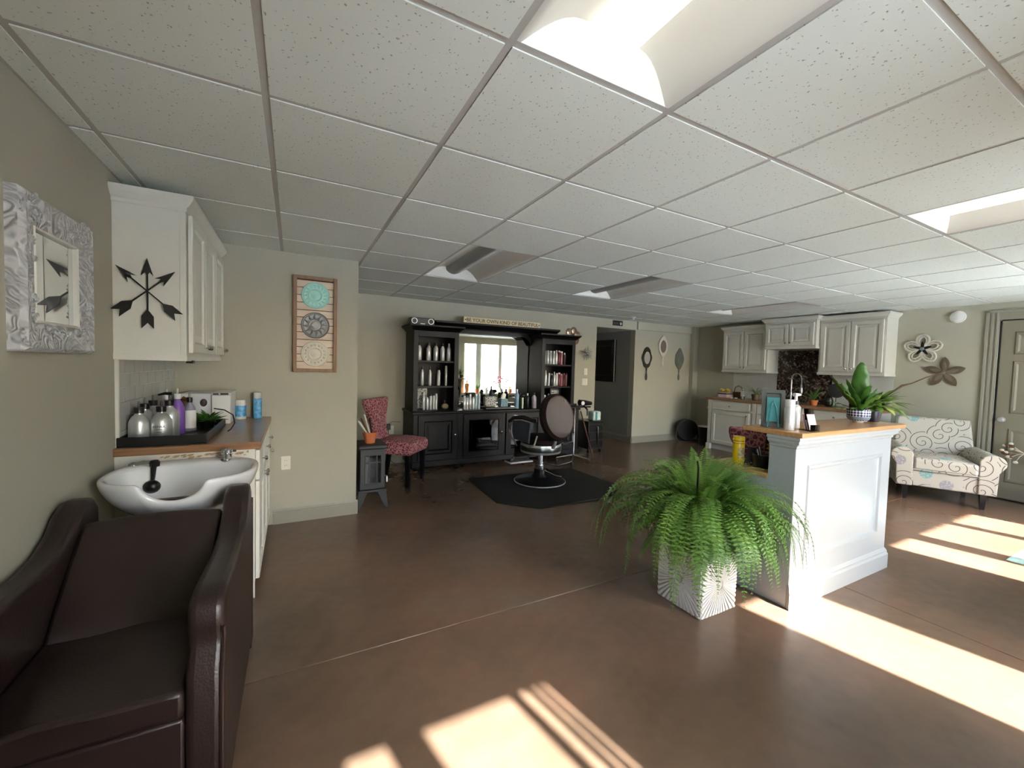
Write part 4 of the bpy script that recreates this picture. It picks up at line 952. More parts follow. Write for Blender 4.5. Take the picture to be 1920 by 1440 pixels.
mt = tag(obj('floor_mat', prism(B(), [(3.15, 4.10), (3.10, 3.20), (3.42, 2.88), (4.36, 2.88), (4.69, 3.20), (4.64, 4.10)], .012, 'z', .001), RUB, smooth=0, bevel=.004), 'black octagonal rubber mat on the floor under the barber chair', 'mat')
MZ = .014
bc_ = thing('barber_chair', 'brown leather barber chair with oval back on a chrome pedestal', 'chair', (3.90, 3.68, MZ), math.radians(3))
# local: faces +y, rotated so it looks at the mirror and left
obj('base', lathe(B(), [(.30, 0), (.30, .015), (.28, .03), (.20, .045), (.10, .065), (.075, .10), (.07, .16)], seg=40), BLK, bc_)
obj('base_ring', lathe(B(), [(.302, .003), (.308, .01), (.302, .018), (.296, .01), (.302, .003)], seg=40), STEEL, bc_)
obj('piston', lathe(B(), [(.055, .16), (.055, .20), (.035, .20), (.035, .33), (.07, .34), (.09, .37)], seg=24), CHROME, bc_)
obj('pump_lever', tube(B(), [(.03, -.03, .22), (.16, -.14, .20), (.28, -.20, .24), (.31, -.21, .25)], [.009, .009, .009, .013], 8), CHROME, bc_)
obj('foot_pedal', tube(B(), [(.03, -.05, .14), (.12, -.16, .09), (.17, -.2, .08)], [.012, .01, .014], 8), CHROME, bc_)
obj('seat_base', lathe(B(), [(.20, .35), (.235, .36), (.24, .37), (.24, .455), (.235, .465), (0, .465)], seg=36), STEEL, bc_)
obj('seat_band', lathe(B(), [(.243, .385), (.246, .39), (.246, .435), (.243, .44), (.243, .385)], seg=36), mat('dark_chrome', '#6e7474', .3, 1), bc_)
bm = B(); lathe(bm, [(.0, .46), (.22, .465), (.245, .49), (.235, .53), (.18, .55), (0, .56)], seg=32); bmesh.ops.transform(bm, matrix=Matrix.Diagonal((1, 1.1, 1, 1)), verts=bm.verts); obj('seat', bm, LEATHERB, bc_)
bm = B(); lathe(bm, [(0, -.06), (.20, -.058), (.235, -.03), (.24, .02), (.215, .04), (.20, .035), (.18, .05), (0, .062)], seg=36, axis='y')
bmesh.ops.transform(bm, matrix=Matrix.Translation((0, -.29, .80)) @ Matrix.Rotation(math.radians(-14), 4, 'X') @ Matrix.Diagonal((.92, 1, 1.12, 1)), verts=bm.verts)
bk = obj('backrest', bm, LEATHERB, bc_)
bm = B(); lathe(bm, [(.20, -.064), (.208, -.070), (.214, -.062)], seg=36, axis='y')
bmesh.ops.transform(bm, matrix=Matrix.Translation((0, -.29, .80)) @ Matrix.Rotation(math.radians(-14), 4, 'X') @ Matrix.Diagonal((.92, 1, 1.12, 1)), verts=bm.verts); obj('welt', bm, mat('welt_leather', '#43342d', .5), bk)
obj('button', sphere(B(), (.03, -.385, .99), .009), CHROME, bk)
obj('back_bracket', tube(B(), [(0, -.24, .44), (0, -.27, .50), (0, -.29, .6)], .02, 8), STEEL, bc_)
for s in (-1, 1):
    a = obj('armrest', tube(B(), [(s*.26, -.24, .76), (s*.29, -.05, .78), (s*.30, .12, .76), (s*.295, .25, .70)], [.022, .026, .026, .02], 10), BLKP, bc_)
    obj('arm_support', tube(B(), [(s*.295, .25, .70), (s*.285, .27, .60), (s*.27, .20, .50), (s*.25, .12, .42)], .012, 8), CHROME, a)
    obj('side_panel', prism(B(), [(-.16, .50), (.16, .50), (.20, .60), (.18, .72), (.0, .745), (-.18, .73)], .02, 'x', s*.275-.01), mat('grayblue_leather%d' % (s+1), '#454b55', .35), a, smooth=0, bevel=.004)
    obj('scroll', tube(B(), [(s*.25, -.28, .60), (s*.27, -.26, .50), (s*.26, -.12, .45), (s*.25, .05, .46)], .009, 8), STEEL, bc_)
fr = obj('footrest_frame', tube(B(), [(-.12, .22, .40), (-.12, .34, .30), (-.12, .46, .17)], .012, 8), CHROME, bc_); obj('footrest_frame', tube(B(), [(.12, .22, .40), (.12, .34, .30), (.12, .46, .17)], .012, 8), CHROME, bc_)
obj('calf_pad', bx(-.16, .30, .24, .16, .34, .44), LEATHERB, bc_, bevel=.01)
fp = obj('foot_plate', bx(-.17, .40, .13, .17, .56, .15), STEEL, bc_, bevel=.004)
for q in range(5): obj('tread_bar', bx(-.16, .415+q*.03, .15, .16, .425+q*.03, .156), BLKP, fp, smooth=0)
# tool stand
ts = thing('tool_stand', 'chrome five star tool stand with black holders beside the barber chair', 'stand', (4.93, 4.42, 0))
obj('pole', lathe(B(), [(.016, .07), (.016, .80)], seg=14), CHROME, ts)
for q in range(5):
    a = 2*PI*q/5+.25; l = obj('leg', tube(B(), [(.0, 0, .10), (.05*math.cos(a), .05*math.sin(a), .095), (.25*math.cos(a), .25*math.sin(a), .06)], [.016, .014, .011], 8), CHROME, ts)
    obj('caster', lathe(B(), [(.022, -.009), (.024, 0), (.022, .009)], (.25*math.cos(a), .25*math.sin(a), .025), 12, axis='x'), BLKP, l)
obj('tray', bx(-.16, -.10, .80, .22, .10, .82), BLKP, ts, bevel=.01)
t = thing('hair_dryer', 'black hair dryer with round silver end lying on the tool stand', 'hair dryer', (5.0, 4.38, .8215))
obj('body', tube(B(), [(-.02, 0, .048), (.08, .0, .044), (.20, .01, .034)], [.045, .042, .028], 14), BLKP, t)
obj('inlet', lathe(B(), [(.03, -.055), (.028, -.062), (0, -.062)], (.0, 0, .045), 16, axis='y'), PLAST, t); obj('handle', tube(B(), [(.02, -.03, .02), (.03, -.125, -.04), (.035, -.13, -.13)], .014, 8), BLKP, t)
t = thing('hair_iron', 'black hair styling iron lying on the left of the tool stand tray', 'styling iron', (4.85, 4.40, .822)); obj('body', tube(B(), [(-.16, 0, .015), (-.05, 0, .016), (.10, .02, .018)], [.009, .014, .016], 10), BLKP, t); obj('barrel', tube(B(), [(-.24, 0, .014), (-.16, 0, .015)], .008, 8), STEEL, t)
t = thing('trolley', 'black salon trolley on casters between the hutch and the hall opening', 'trolley', (5.62, 4.93, 0))
obj('body', bx(-.15, -.17, .07, .15, .17, .50), BLKP, t, bevel=.008); obj('top', bx(-.165, -.185, .50, .165, .185, .525), BLKP, t, bevel=.008)
for q in range(3): dd = obj('drawer', bx(-.135, -.18, .10+q*.13, .135, -.17, .21+q*.13), BLK, t, bevel=.003)
obj('handle', tube(B(), [(.02, -.19, .16), (.02, -.20, .18), (.02, -.20, .42), (.02, -.19, .44)], .008, 8), CHROME, t)
for sx_ in (-.12, .12):
    for sy_ in (-.14, .14): obj('caster', lathe(B(), [(.03, -.01), (.035, 0), (.03, .01)], (sx_, sy_, .036), 12, axis='x'), BLKP, t)
t = thing('towel_stack', 'pale towels with teal stripe standing on the black trolley', 'towel', (5.68, 4.86, .526)); obj('cloth', bx(-.09, -.06, 0, .07, .08, .15), CLOTHT, t, bevel=.02); obj('stripe', bx(-.05, -.063, .01, -.01, -.06, .14), TEAL, t, bevel=.001)
t = thing('long_rod', 'slim reddish rod leaning against the tool stand', 'rod', (5.1, 4.5, 0)); obj('shaft', tube(B(), [(.26, .0, .012), (-.06, -.08, .74)], .010, 8), mat('reddish_rod', '#5a3a33', .4), t)
# added lamp, kept out of sight, that brightens the hall
hl = thing('hall_fill_light', 'unseen round lamp added far back to brighten the dark hall', 'ceiling light', (6.42, 7.4, 2.1))
HLM = mat('hall_fill_glow', (1, .95, .85, 1), .4, emit=.8)
obj('shade', lathe(B(), [(.12, -.002), (.12, -.03), (.08, -.06), (0, -.065)], seg=20), HLM, hl)

# ------------------------------------------------------------------ reception desk
DX0, DX1, DY0, DY1 = 3.86, 5.07, .87, 1.02
dk = thing('reception_desk', 'white panelled reception counter in front of the kitchen with oak top', 'reception desk', (DX0, DY0, 0))
Wd = DX1-DX0; Dd = DY1-DY0
bm = B(); box(bm, 0, .012, 0, Wd, Dd, .99)
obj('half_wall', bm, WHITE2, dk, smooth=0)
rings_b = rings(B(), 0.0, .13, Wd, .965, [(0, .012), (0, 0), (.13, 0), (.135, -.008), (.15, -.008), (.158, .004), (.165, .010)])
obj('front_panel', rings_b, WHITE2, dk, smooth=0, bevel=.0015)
bm = B(); prof = [(0, 0), (.018, 0), (.018, .10), (.012, .115), (.012, .125), (.004, .14), (0, .145)]
for (p0, p1, n) in (((-.0, 0), (Wd, 0), (0, -1)),):
    a = [bm.verts.new((p0[0]-d, p0[1]-d, z)) for d, z in prof]; b_ = [bm.verts.new((p1[0]+d, p1[1]-d, z)) for d, z in prof]; c_ = [bm.verts.new((p1[0]+d, Dd, z)) for d, z in prof]; e_ = [bm.verts.new((p0[0]-0*d, .012, z)) for d, z in prof]
    for u, v in ((a, b_), (b_, c_), (e_, a)):
        for k in range(6): bm.faces.new((u[k], u[k+1], v[k+1], v[k]))
bmesh.ops.recalc_face_normals(bm, faces=bm.faces); obj('baseboard', bm, WHITE2, dk, smooth=0)
bm = B(); mp_ = [(0, 0), (.008, .006), (.008, .018), (.016, .026), (.028, .034), (.028, .05), (.036, .056), (.036, .072)]
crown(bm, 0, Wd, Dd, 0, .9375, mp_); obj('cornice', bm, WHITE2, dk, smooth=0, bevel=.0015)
obj('bar_top', prism(B(), [(-.04, -.05), (Wd+.08, -.05), (Wd+.08, .30), (-.04, .30)], .028, 'z', 1.0105), WOODL, dk, smooth=0, bevel=.006)
# lower desk wing running back from the half wall
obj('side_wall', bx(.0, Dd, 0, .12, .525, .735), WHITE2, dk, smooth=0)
obj('desk_top', bx(-.015, Dd+.0, .737, .25, .54, .765), WOODL, dk, bevel=.005)
BT = 1.0390
# picture frame on its easel back
pf = thing('picture_frame', 'grey picture frame seen from behind with a teal easel on the oak bar top', 'picture frame', (3.93, 1.05, BT), math.radians(-58))
bm = rings(B(), -.062, 0, .062, .235, [(0, .018), (0, 0), (.022, 0), (.026, .006), (.028, .006)]); bmesh.ops.rotate(bm, cent=(0, 0, 0), matrix=Matrix.Rotation(math.radians(-11), 3, 'X'), verts=bm.verts); obj('frame', bm, GREYF, pf, smooth=0)
bm = bx(-.034, -.004, .035, .034, -.001, .185); bmesh.ops.rotate(bm, cent=(0, 0, 0), matrix=Matrix.Rotation(math.radians(-11), 3, 'X'), verts=bm.verts); obj('backing', bm, TEAL, pf, smooth=0)
bm = B(); tube(bm, [(-.03, -.06, .004), (-.015, -.01, .12), (0, .012, .16)], .005, 6); tube(bm, [(.03, -.06, .004), (.015, -.01, .12), (0, .012, .16)], .005, 6); obj('easel', bm, TEAL, pf)
t = thing('spray_can', 'tall silver white can beside the grey picture frame on the bar top', 'spray can', (3.905, .94, BT))
obj('body', lathe(B(), [(.026, 0), (.028, .004), (.028, .13), (.024, .14)], seg=20), BOTW, t); obj('cap', lathe(B(), [(.026, .14), (.026, .18), (0, .182)], seg=20), PLAST, t)
t = thing('pump_bottle', 'white pump bottle with black collar behind the silver can on the bar top', 'bottle', (4.05, .985, BT))
obj('body', lathe(B(), [(.026, 0), (.028, .004), (.028, .13), (.014, .145)], seg=20), BOTW, t); obj('collar', lathe(B(), [(.02, .145), (.02, .165), (.008, .167)], seg=14), BLKP, t)
bm = B(); tube(bm, [(0, 0, .165), (0, 0, .20)], .009, 8); tube(bm, [(-.02, 0, .205), (.045, 0, .205)], [.012, .007], 8); obj('pump', bm, PLAST, t)
t = thing('card_holder', 'clear acrylic holder with pale pink cards at the corner of the bar top', 'card holder', (4.02, .915, BT), math.radians(-15)); t.scale = (1.3, 1.3, 1.3)
bm = B(); prism(bm, [(-.04, 0), (-.035, 0), (-.02, .10), (-.025, .10)], .05, 'x', -.03); obj('back', bm, CLEARP, t, smooth=0)
bm = B(); box(bm, -.03, -.06, 0, .02, .0, .004); box(bm, -.03, -.06, .004, .02, -.056, .03); obj('tray', bm, CLEARP, t, smooth=0)
for q in range(3): obj('card', prism(B(), [(-.052+q*.012, .006), (-.0505+q*.012, .006), (-.03+q*.012, .075), (-.032+q*.012, .075)], .042, 'x', -.026), PINKW, t, smooth=0)
t = thing('yellow_canister', 'tall yellow canister standing on the lower desk near the fern', 'canister', (3.93, 1.26, .766))
obj('body', lathe(B(), [(.034, 0), (.036, .004), (.036, .165), (.033, .17)], seg=24), YEL, t); obj('lid', lathe(B(), [(.035, .17), (.035, .182), (0, .184)], seg=24), YEL, t)
for z in (.135, .15): obj('band', lathe(B(), [(.0363, z), (.037, z+.003), (.0363, z+.006)], seg=24), mat('dark_yellow%d' % (z*1000), '#8c7412', .4), t)
obj('label', prism(B(), [(.0366*math.cos(a), .0366*math.sin(a)) for a in lsp(-2.6, -1.2, 8)]+[(.0362*math.cos(a), .0362*math.sin(a)) for a in lsp(-1.2, -2.6, 8)], .07, 'z', .04), mat('beige_print', '#a39a6a', .5, noise=.5, nscale=70), t, smooth=0)
t = thing('pen_cup', 'black cup of pens on the lower desk beside the tall counter', 'pen cup', (3.965, 1.125, .766))
obj('cup', lathe(B(), [(.045, 0), (.055, .085), (.05, .085), (.04, .01), (0, .01)], seg=24), BLKP, t)
for q in range(4): obj('pen', tube(B(), [(-.01+.008*q, .0, .02), (-.05+.01*q, .0, .12+.006*q)], .004, 6), [BOTW, BLKP, BOTW, BLKP][q], t)
t = thing('sunflower', 'yellow artificial sunflower leaning over the pen cup', 'flower', (4.06, 1.075, .766))
obj('stem', tube(B(), [(0, 0.02, .0), (0, 0.02, .10), (-.03, -.0, .12)], .004, 6), LEAFD, t)
for q in range(12):
    a = 2*PI*q/12; bm = B(); prism(bm, [(.015, -.008), (.045, -.011), (.062, 0), (.045, .011), (.015, .008)], .002, 'z', 0); bmesh.ops.rotate(bm, cent=(0, 0, 0), matrix=Matrix.Rotation(a, 3, 'Z'), verts=bm.verts); bmesh.ops.rotate(bm, cent=(0, 0, 0), matrix=Matrix.Rotation(math.radians(62), 3, 'X') , verts=bm.verts)
    bmesh.ops.rotate(bm, cent=(0, 0, 0), matrix=Matrix.Rotation(math.radians(-35), 3, 'Z') , verts=bm.verts); obj('petal', bm, YPET, t, smooth=0, loc=(-.03, -.0, .125))
obj('center', sphere(B(), (-.03, -.0, .125), .02, 1, .6, 1, 10), SOIL, t)
t = thing('black_holder', 'slim dark folder standing between the yellow canister and the pen cup', 'folder', (3.955, 1.20, .766), math.radians(20)); obj('cover', prism(B(), [(-.02, 0), (.03, 0), (.01, .12), (-.04, .12)], .012, 'x', -.006), mat('dark_plum_cover', '#1f1519', .5), t, smooth=0)

# ------------------------------------------------------------------ plants on the bar top
def blade(bm, base, az, L_, wd, el0, droop, seg=10, ripple=.0, mi=0):
    p = Vector(base); el = el0; sidev = Vector((-math.sin(az), math.cos(az), 0)); prev = None
    for s in range(seg+1):
        f = s/seg; ww = wd*(math.sin(PI*min(1, .08+f*.9))**.55 if s < seg else .15)*(.35+.65*min(1, f*1.8)); rp = ripple*math.sin(s*2.3)*ww
        d = Vector((math.cos(az)*math.cos(el), math.sin(az)*math.cos(el), math.sin(el)))
        nrm = sidev.cross(d)
        m_ = bm.verts.new(p); a = bm.verts.new(p+sidev*ww/2+nrm*(.12*ww+rp)); b_ = bm.verts.new(p-sidev*ww/2+nrm*(.12*ww-rp))
        if prev:
            for q in ((prev[0], prev[1], m_, a), (prev[1], prev[2], b_, m_)): ff = bm.faces.new(q); ff.material_index = mi
        prev = (a, m_, b_); p = p+d*L_/seg; el -= droop/seg
    return bm
pp = thing('patterned_pot_plant', 'leafy green plant in a navy and white patterned pot on the bar top', 'plant', (4.89, 1.0, BT))
obj('pot', lathe(B(), [(.048, .012), (.060, .02), (.067, .04), (.070, .095), (.064, .095), (.060, .082), (0, .082)], seg=36), PATT, pp)
obj('saucer', lathe(B(), [(.03, 0), (.03, .008), (.05, .010), (.052, .014)], seg=30), PLAST, pp)
obj('pot_base', lathe(B(), [(.0605, .021), (.0685, .039), (.0690, .043)], seg=36), mat('slate_band', '#7b8592', .4), pp)
vw = math.atan2(1.0-CAM.y, 4.86-CAM.x)   # view direction from the camera, the leaf angles are set from it
for az, L_, ww, el, dr in ((vw+PI, .35, .105, 1.62, .25), (vw+PI-.9, .32, .05, .95, .1), (vw+PI-.5, .22, .05, .9, .5), (vw+PI+.6, .22, .05, .95, .7), (vw+PI+1.1, .22, .05, .75, .6), (vw+PI-1.2, .20, .04, .6, .6), (vw+.8, .24, .06, 1.1, .3), (vw-.8, .22, .055, 1.0, .6), (vw+PI+.2, .16, .05, .8, .9), (vw+PI-.2, .18, .045, 1.1, .6), (vw+PI+.9, .2, .045, 1.2, .4), (vw+PI-1.0, .24, .05, 1.2, .5), (vw+PI+.4, .24, .045, 1.25, .6), (vw+PI-.6, .26, .04, 1.3, .5), (vw+PI+1.3, .2, .05, 1.0, .9), (vw+PI-1.4, .18, .05, .4, .8), (vw+PI+.1, .14, .04, .5, .9), (vw+PI-.3, .15, .045, .6, 1.0)):
    o = obj('leaf', blade(B(), (.012*math.cos(az), .012*math.sin(az), .08), az, L_, ww, el, dr, 12, .12), LEAFD if ww != .05 else LEAFG, pp); o.modifiers.new('s', 'SOLIDIFY').thickness = .0012
t = thing('variegated_plant', 'variegated leafy plant with a long bare stem in a dark pot beside the patterned one', 'plant', (5.07, .99, BT))
obj('pot', lathe(B(), [(.042, 0), (.052, .05), (.055, .08), (.048, .08), (.044, .07), (0, .07)], seg=24), mat('dark_plum_pot', '#26222b', .35), t)
random.seed(9)
for q in range(38):
    az = vw+PI+random.uniform(-.2, 1.7) if q < 30 else random.uniform(0, 6.28)
    o = obj('leaf', blade(B(), (.02*math.cos(az), .02*math.sin(az), .085+.02*random.random()), az, .12+.13*random.random(), .035+.015*random.random(), .5+.8*random.random(), .9+.9*random.random(), 7, .06), [LEAFP, LEAFG, LEAFG2][q % 3], t)
# long vine reaching up and to the right of the view
ex = Vector((math.cos(vw-1.57), math.sin(vw-1.57), 0))
pts = [Vector((0, 0, .09))+ex*d+Vector((0, 0, z)) for d, z in ((0, 0), (.04, .07), (.10, .13), (.15, .18), (.20, .20), (.27, .245), (.34, .28), (.37, .30))]
obj('stem', tube(B(), pts, [.004, .004, .005, .008, .004, .0035, .003, .002], 6), STEM, t)
t2 = t
# ------------------------------------------------------------------ fern
fe = thing('boston_fern', 'large bushy fern in a white square sunburst pot before the counter', 'plant', (3.44, 1.165, 0))
def frond_mesh(L_, droop, seed, npin=32, pl=.040, el0=1.15):
    rnd = random.Random(seed); bm = B(); p = Vector((0, 0, 0)); el = el0; az = 0; pts = []
    for k in range(npin+1):
        f = k/npin; d = Vector((math.cos(el)*math.cos(az), math.cos(el)*math.sin(az), math.sin(el))); pts.append((p.copy(), d.copy()))
        p = p+d*L_/npin; el -= droop/npin*(.5+f); el = max(el, -1.45); az += rnd.uniform(-.03, .03)
    for k in range(3, npin+1):
        f = k/npin; p, d = pts[k]; sd_ = d.cross(Vector((0, 0, 1))); sd_ = sd_.normalized() if sd_.length > .05 else Vector((0, 1, 0)); upn = sd_.cross(d)
        l = pl*(math.sin(PI*min(1, .12+.86*f))**.6)*(1.0 if f < .8 else (1-f)/.2*.8+.2); wv = .0105*(.5+.5*l/pl)
        for s in (-1, 1):
            a = p; tip = p+sd_*s*l+d*l*.28-upn*l*.10+Vector((0, 0, rnd.uniform(-.003, .003))); m1 = p+(tip-p)*.45+d*wv*.6; m2 = p+(tip-p)*.45-d*wv*.6
            vs = [bm.verts.new(q) for q in (a, m1, tip, m2)]; bm.faces.new(vs if s > 0 else vs[::-1])
    tube(bm, [q[0] for q in pts[::3]], [.0022*(1-.7*i/len(pts[::3])) for i in range(len(pts[::3]))], 4, cap=False)
    return bm
FM = []
specs = [(.42, 1.3, 1.35), (.50, 2.0, 1.2), (.55, 2.4, 1.1), (.60, 2.7, 1.05), (.66, 2.9, 1.0), (.48, 2.6, .85), (.38, 2.2, .7), (.58, 2.0, .95), (.70, 3.1, 1.1), (.82, 3.3, .95), (.90, 3.2, .85), (.78, 3.6, .85), (.86, 3.5, 1.05), (.72, 3.4, .6), (.46, 1.4, 1.5), (.42, 1.8, 1.4), (.52, 1.9, 1.4), (.44, 2.4, .5), (.52, 2.9, .7), (.40, 2.0, .3)]
first = True; n_f = 0
protos = []
for k, (L_, dr_, e0) in enumerate(specs):
    for mtl in (LEAFG, LEAFG2):
        if mtl is LEAFG2 and k % 2: continue
        protos.append((obj('frond', frond_mesh(L_, dr_, k*7+(mtl is LEAFG2), el0=e0), mtl, fe, smooth=0), L_, e0))
random.seed(21); used = [False]*len(protos)
def bad(x, y): return x > 3.835 and y > .845
def out(x, y): return x > 3.92 or x < 2.93 or y < .70 or y > 1.72
MASS = B()
k = 0; tries = 0; placed = 0
while placed < 560 and tries < 9000:
    tries += 1; i = random.randrange(len(protos)) if placed >= len(protos) else placed
    pr_, L_, e0 = protos[i]; az = random.uniform(0, 2*PI) if placed % 3 else random.uniform(-1.9, .5); scl = random.uniform(.78, 1.06)
    rb = .11*random.random(); bx_, by_ = rb*math.cos(az), rb*math.sin(az); bz = .40+.14*random.random()
    # keep clear of the counter: the frond reaches out about .6 of its length
    me = pr_.data; hit = False; c, s = math.cos(az), math.sin(az)
    for v in list(me.vertices)[::9]:
        x = (v.co.x*c-v.co.y*s)*scl+bx_+3.44; y = (v.co.x*s+v.co.y*c)*scl+by_+1.165; z = v.co.z*scl+bz
        if bad(x, y) and (z < 1.10) or z < .012 or out(x, y): hit = True; break
        if abs(x-3.44) < .17 and abs(y-1.165) < .17 and z < .345: hit = True; break
    if hit: continue
    if placed >= 285:
        n0 = len(MASS.verts); MASS.from_mesh(me); MASS.verts.ensure_lookup_table()
        bmesh.ops.transform(MASS, matrix=Matrix.Translation((bx_, by_, bz)) @ Matrix.Rotation(az, 4, 'Z') @ Matrix.Scale(scl, 4), verts=MASS.verts[n0:]); placed += 1; continue
    if not used[i]: o = pr_; used[i] = True
    else: o = pr_.copy(); COL.objects.link(o)
    o.location = (bx_, by_, bz); o.rotation_euler = (random.uniform(-.1, .1), 0, az); o.scale = (scl,)*3; placed += 1
for i, (o, _, _) in enumerate(protos):
    if not used[i]: bpy.data.objects.remove(o)
tag(obj('inner_fronds', MASS, LEAFG, fe, smooth=0), None, None, None, 'stuff')
SUNB, nt, b, N, L = nodes('sunburst_relief_white')
b.inputs['Base Color'].default_value = lin('#d9d6cd'); b.inputs['Roughness'].default_value = .7
ptp = thing('x', None, None); bpy.data.objects.remove(ptp)
pot = obj('planter', bx(-.15, -.15, 0, .15, .15, .34), mat('planter_recess', '#b5b1a7', .85), fe, smooth=0, bevel=.003)
rel = SUNB
for fz in range(4):   # sunburst ribs on each face
    bm = B()
    for q in range(44):
        a = 2*PI*q/44; c, s = math.cos(a), math.sin(a); hb = .148; r1 = min(hb/max(abs(c), 1e-6), .165/max(abs(s), 1e-6)); da = .045
        r0 = .028
        pl_ = [(r0*math.cos(a-da*.6), r0*math.sin(a-da*.6)), (r1*math.cos(a-da), r1*math.sin(a-da)), (r1*math.cos(a+da), r1*math.sin(a+da)), (r0*math.cos(a+da*.6), r0*math.sin(a+da*.6))]
        pl_ = [(max(-.148, min(.148, x)), max(-.165, min(.165, z))+.17) for x, z in pl_]
        prism(bm, pl_, .006, 'y', -.156)
    bmesh.ops.rotate(bm, cent=(0, 0, 0), matrix=Matrix.Rotation(fz*PI/2, 3, 'Z'), verts=bm.verts)
    tag(obj('sunburst_ribs', bm, rel, fe, smooth=0), None, None, None, 'stuff')
obj('nursery_pot', lathe(B(), [(.11, .33), (.13, .42), (.135, .45), (.12, .45), (.11, .43), (0, .43)], seg=28), BLKP, fe)
hk = obj('plant_hanger', tube(B(), [(0, .02, .43), (.0, .02, .80), (-.01, .02, .84)], .006, 8), BLKP, fe)

# ------------------------------------------------------------------ kitchen run along the right wall (faces -x)
def wallcab(label, y0, w_, z0, h_, depth, ndoor, knobs, left=True, right=True):
    t = thing('wall_cabinet', label, 'cabinet', (XR, y0, z0), -PI/2, 'kitchen wall cabinets')
    bm = B(); box(bm, 0, -depth, .0, w_, 0, h_); obj('body', bm, GREIGE, t, smooth=0)
    obj('bottom_rail', bx(-.008, -depth-.012, -.022, w_+.008, 0, .012), GREIGE, t, smooth=0, bevel=.003)
    obj('cornice', crown(B(), 0, w_, 0, -depth, h_-.012, CP, left, right), GREIGE, t, smooth=0)
    dw = (w_-.05-.008*(ndoor-1))/ndoor
    for k in range(ndoor): pdoor(t, 'door', GREIGE, .025+k*(dw+.008), .03, dw, h_-.065, -depth-.022, .02, .05, kn=((dw-.03 if k % 2 == 0 else .03), .04), kr=.013)
    return t
wallcab('pale grey kitchen wall cabinet with two doors nearest the room corner', 4.40, .80, 1.395, .72, .32, 2, 0)
wallcab('shorter pale grey wall cabinet mounted higher above the dark splashback', 3.60, .75, 1.78, .395, .42, 2, 0)
wallcab('widest pale grey kitchen wall cabinet with two doors nearest the grey door', 2.85, .78, 1.395, .765, .32, 2, 0)
# base cabinets
Y0k, Y1k = 4.42, 2.08; DK = .60
def basecab(label, y0, w_, units, post=True):
    t = thing('base_cabinet', label, 'cabinet', (XR, y0, 0), -PI/2, 'kitchen base cabinets')
    bm = B(); box(bm, 0, -DK, .10, w_, -.006, .878); box(bm, .0, -DK+.06, 0, w_, -.02, .10); obj('body', bm, GREIGE, t, smooth=0)
    if post:
        bm = B(); box(bm, -.012, -DK-.03, .0, .065, -DK+.02, .10); box(bm, 0, -DK-.018, .10, .055, -DK+.02, .72); box(bm, -.018, -DK-.036, .72, .07, -DK+.02, .745); box(bm, -.005, -DK-.022, .745, .06, -DK+.02, .878); obj('corner_post', bm, GREIGE, t, smooth=0, bevel=.003)
    x = .075 if post else .01
    dw = (w_-x-.01)/units
    for k in range(units):
        dd = obj('drawer', rings(B(), 0, 0, dw-.015, .15, [(0, .02), (0, .003), (.003, 0), (.018, 0), (.022, .004), (.028, .004)]), GREIGE, t, smooth=0, loc=(x+k*dw, -DK-.022, .715)); knob(dd, ((dw-.015)/2, 0, .075), .014)
        pdoor(t, 'door', GREIGE, x+k*dw, .115, dw-.015, .585, -DK-.022, .02, .055, raised=False, kn=((dw-.05 if k % 2 == 0 else .035), .54), kr=.012)
    return t
basecab('pale grey kitchen base cabinet with corner post at the bin end', 4.42, .78, 1)
basecab('middle pale grey kitchen base cabinet below the faucet', 3.62, .775, 2)
basecab('pale grey kitchen base cabinet behind the white reception desk', 2.84, .76, 1, False)
tag(obj('kitchen_worktop', bx(XR-.64, Y1k-.02, .88, XR-.002, Y0k+.06, .918), WOOD, bevel=.005), 'long brown wooden worktop running along the kitchen cabinets', 'worktop')
t = tag(obj('mosaic_splashback', bx(XR-.008, 2.80, .92, XR-.001, 3.60, 1.75), MOSA, smooth=0), 'dark brown mosaic splashback behind the tall kitchen faucet', 'splashback')
struct('trim_7', bx(XR-.004, 3.602, .92, XR, 4.38, 1.37), TILEW, smooth=0); struct('trim_8', bx(XR-.004, 2.08, .92, XR, 2.798, 1.37), TILEW, smooth=0)
# faucet
KZ = .919
t = thing('spring_faucet', 'tall chrome spring arc faucet in front of the dark mosaic', 'faucet', (8.30, 3.27, KZ))
obj('base', lathe(B(), [(.03, 0), (.03, .01), (.016, .02), (.016, .16)], (0, .0, 0), 14), CHROME, t)
obj('spring_arc', tube(B(), [(0, 0, .14), (0, 0, .36)]+[(0, -.075+.075*math.cos(a), .36+.10*math.sin(a)) for a in lsp(0, PI, 12)]+[(0, -.15, .28)], .010, 8), CHROME, t)
obj('spout', lathe(B(), [(.017, 0), (.02, .03), (.016, .13), (.010, .14)], (0, -.15, .15), 12), CHROME, t)
obj('lever', tube(B(), [(0, .02, .08), (-.02, .07, .10)], .006, 6), CHROME, t)
def simple_pot(name, label, loc, r, h, m):
    t = thing(name, label, 'plant', loc); obj('pot', lathe(B(), [(r*.75, 0), (r, h*.8), (r*1.05, h*.8), (r*1.08, h), (r*.95, h), (r*.9, h*.85), (0, h*.85)], seg=20), m, t); return t
t = simple_pot('spider_plant', 'wispy spider plant on the kitchen worktop left of the faucet', (8.05, 3.68, KZ), .06, .10, mat('brown_pot', '#5a4632', .6))
random.seed(4)
for q in range(30):
    az = random.uniform(0, 6.28); obj('leaf', blade(B(), (0, 0, .08), az, .22+.14*random.random(), .013, 1.35-.4*random.random(), 1.2+1.3*random.random(), 9), [LEAFG, LEAFP][q % 2], t)
t = simple_pot('aloe_plant', 'green plant in a small terracotta pot right of the faucet', (8.05, 2.82, KZ), .055, .08, TERRA)
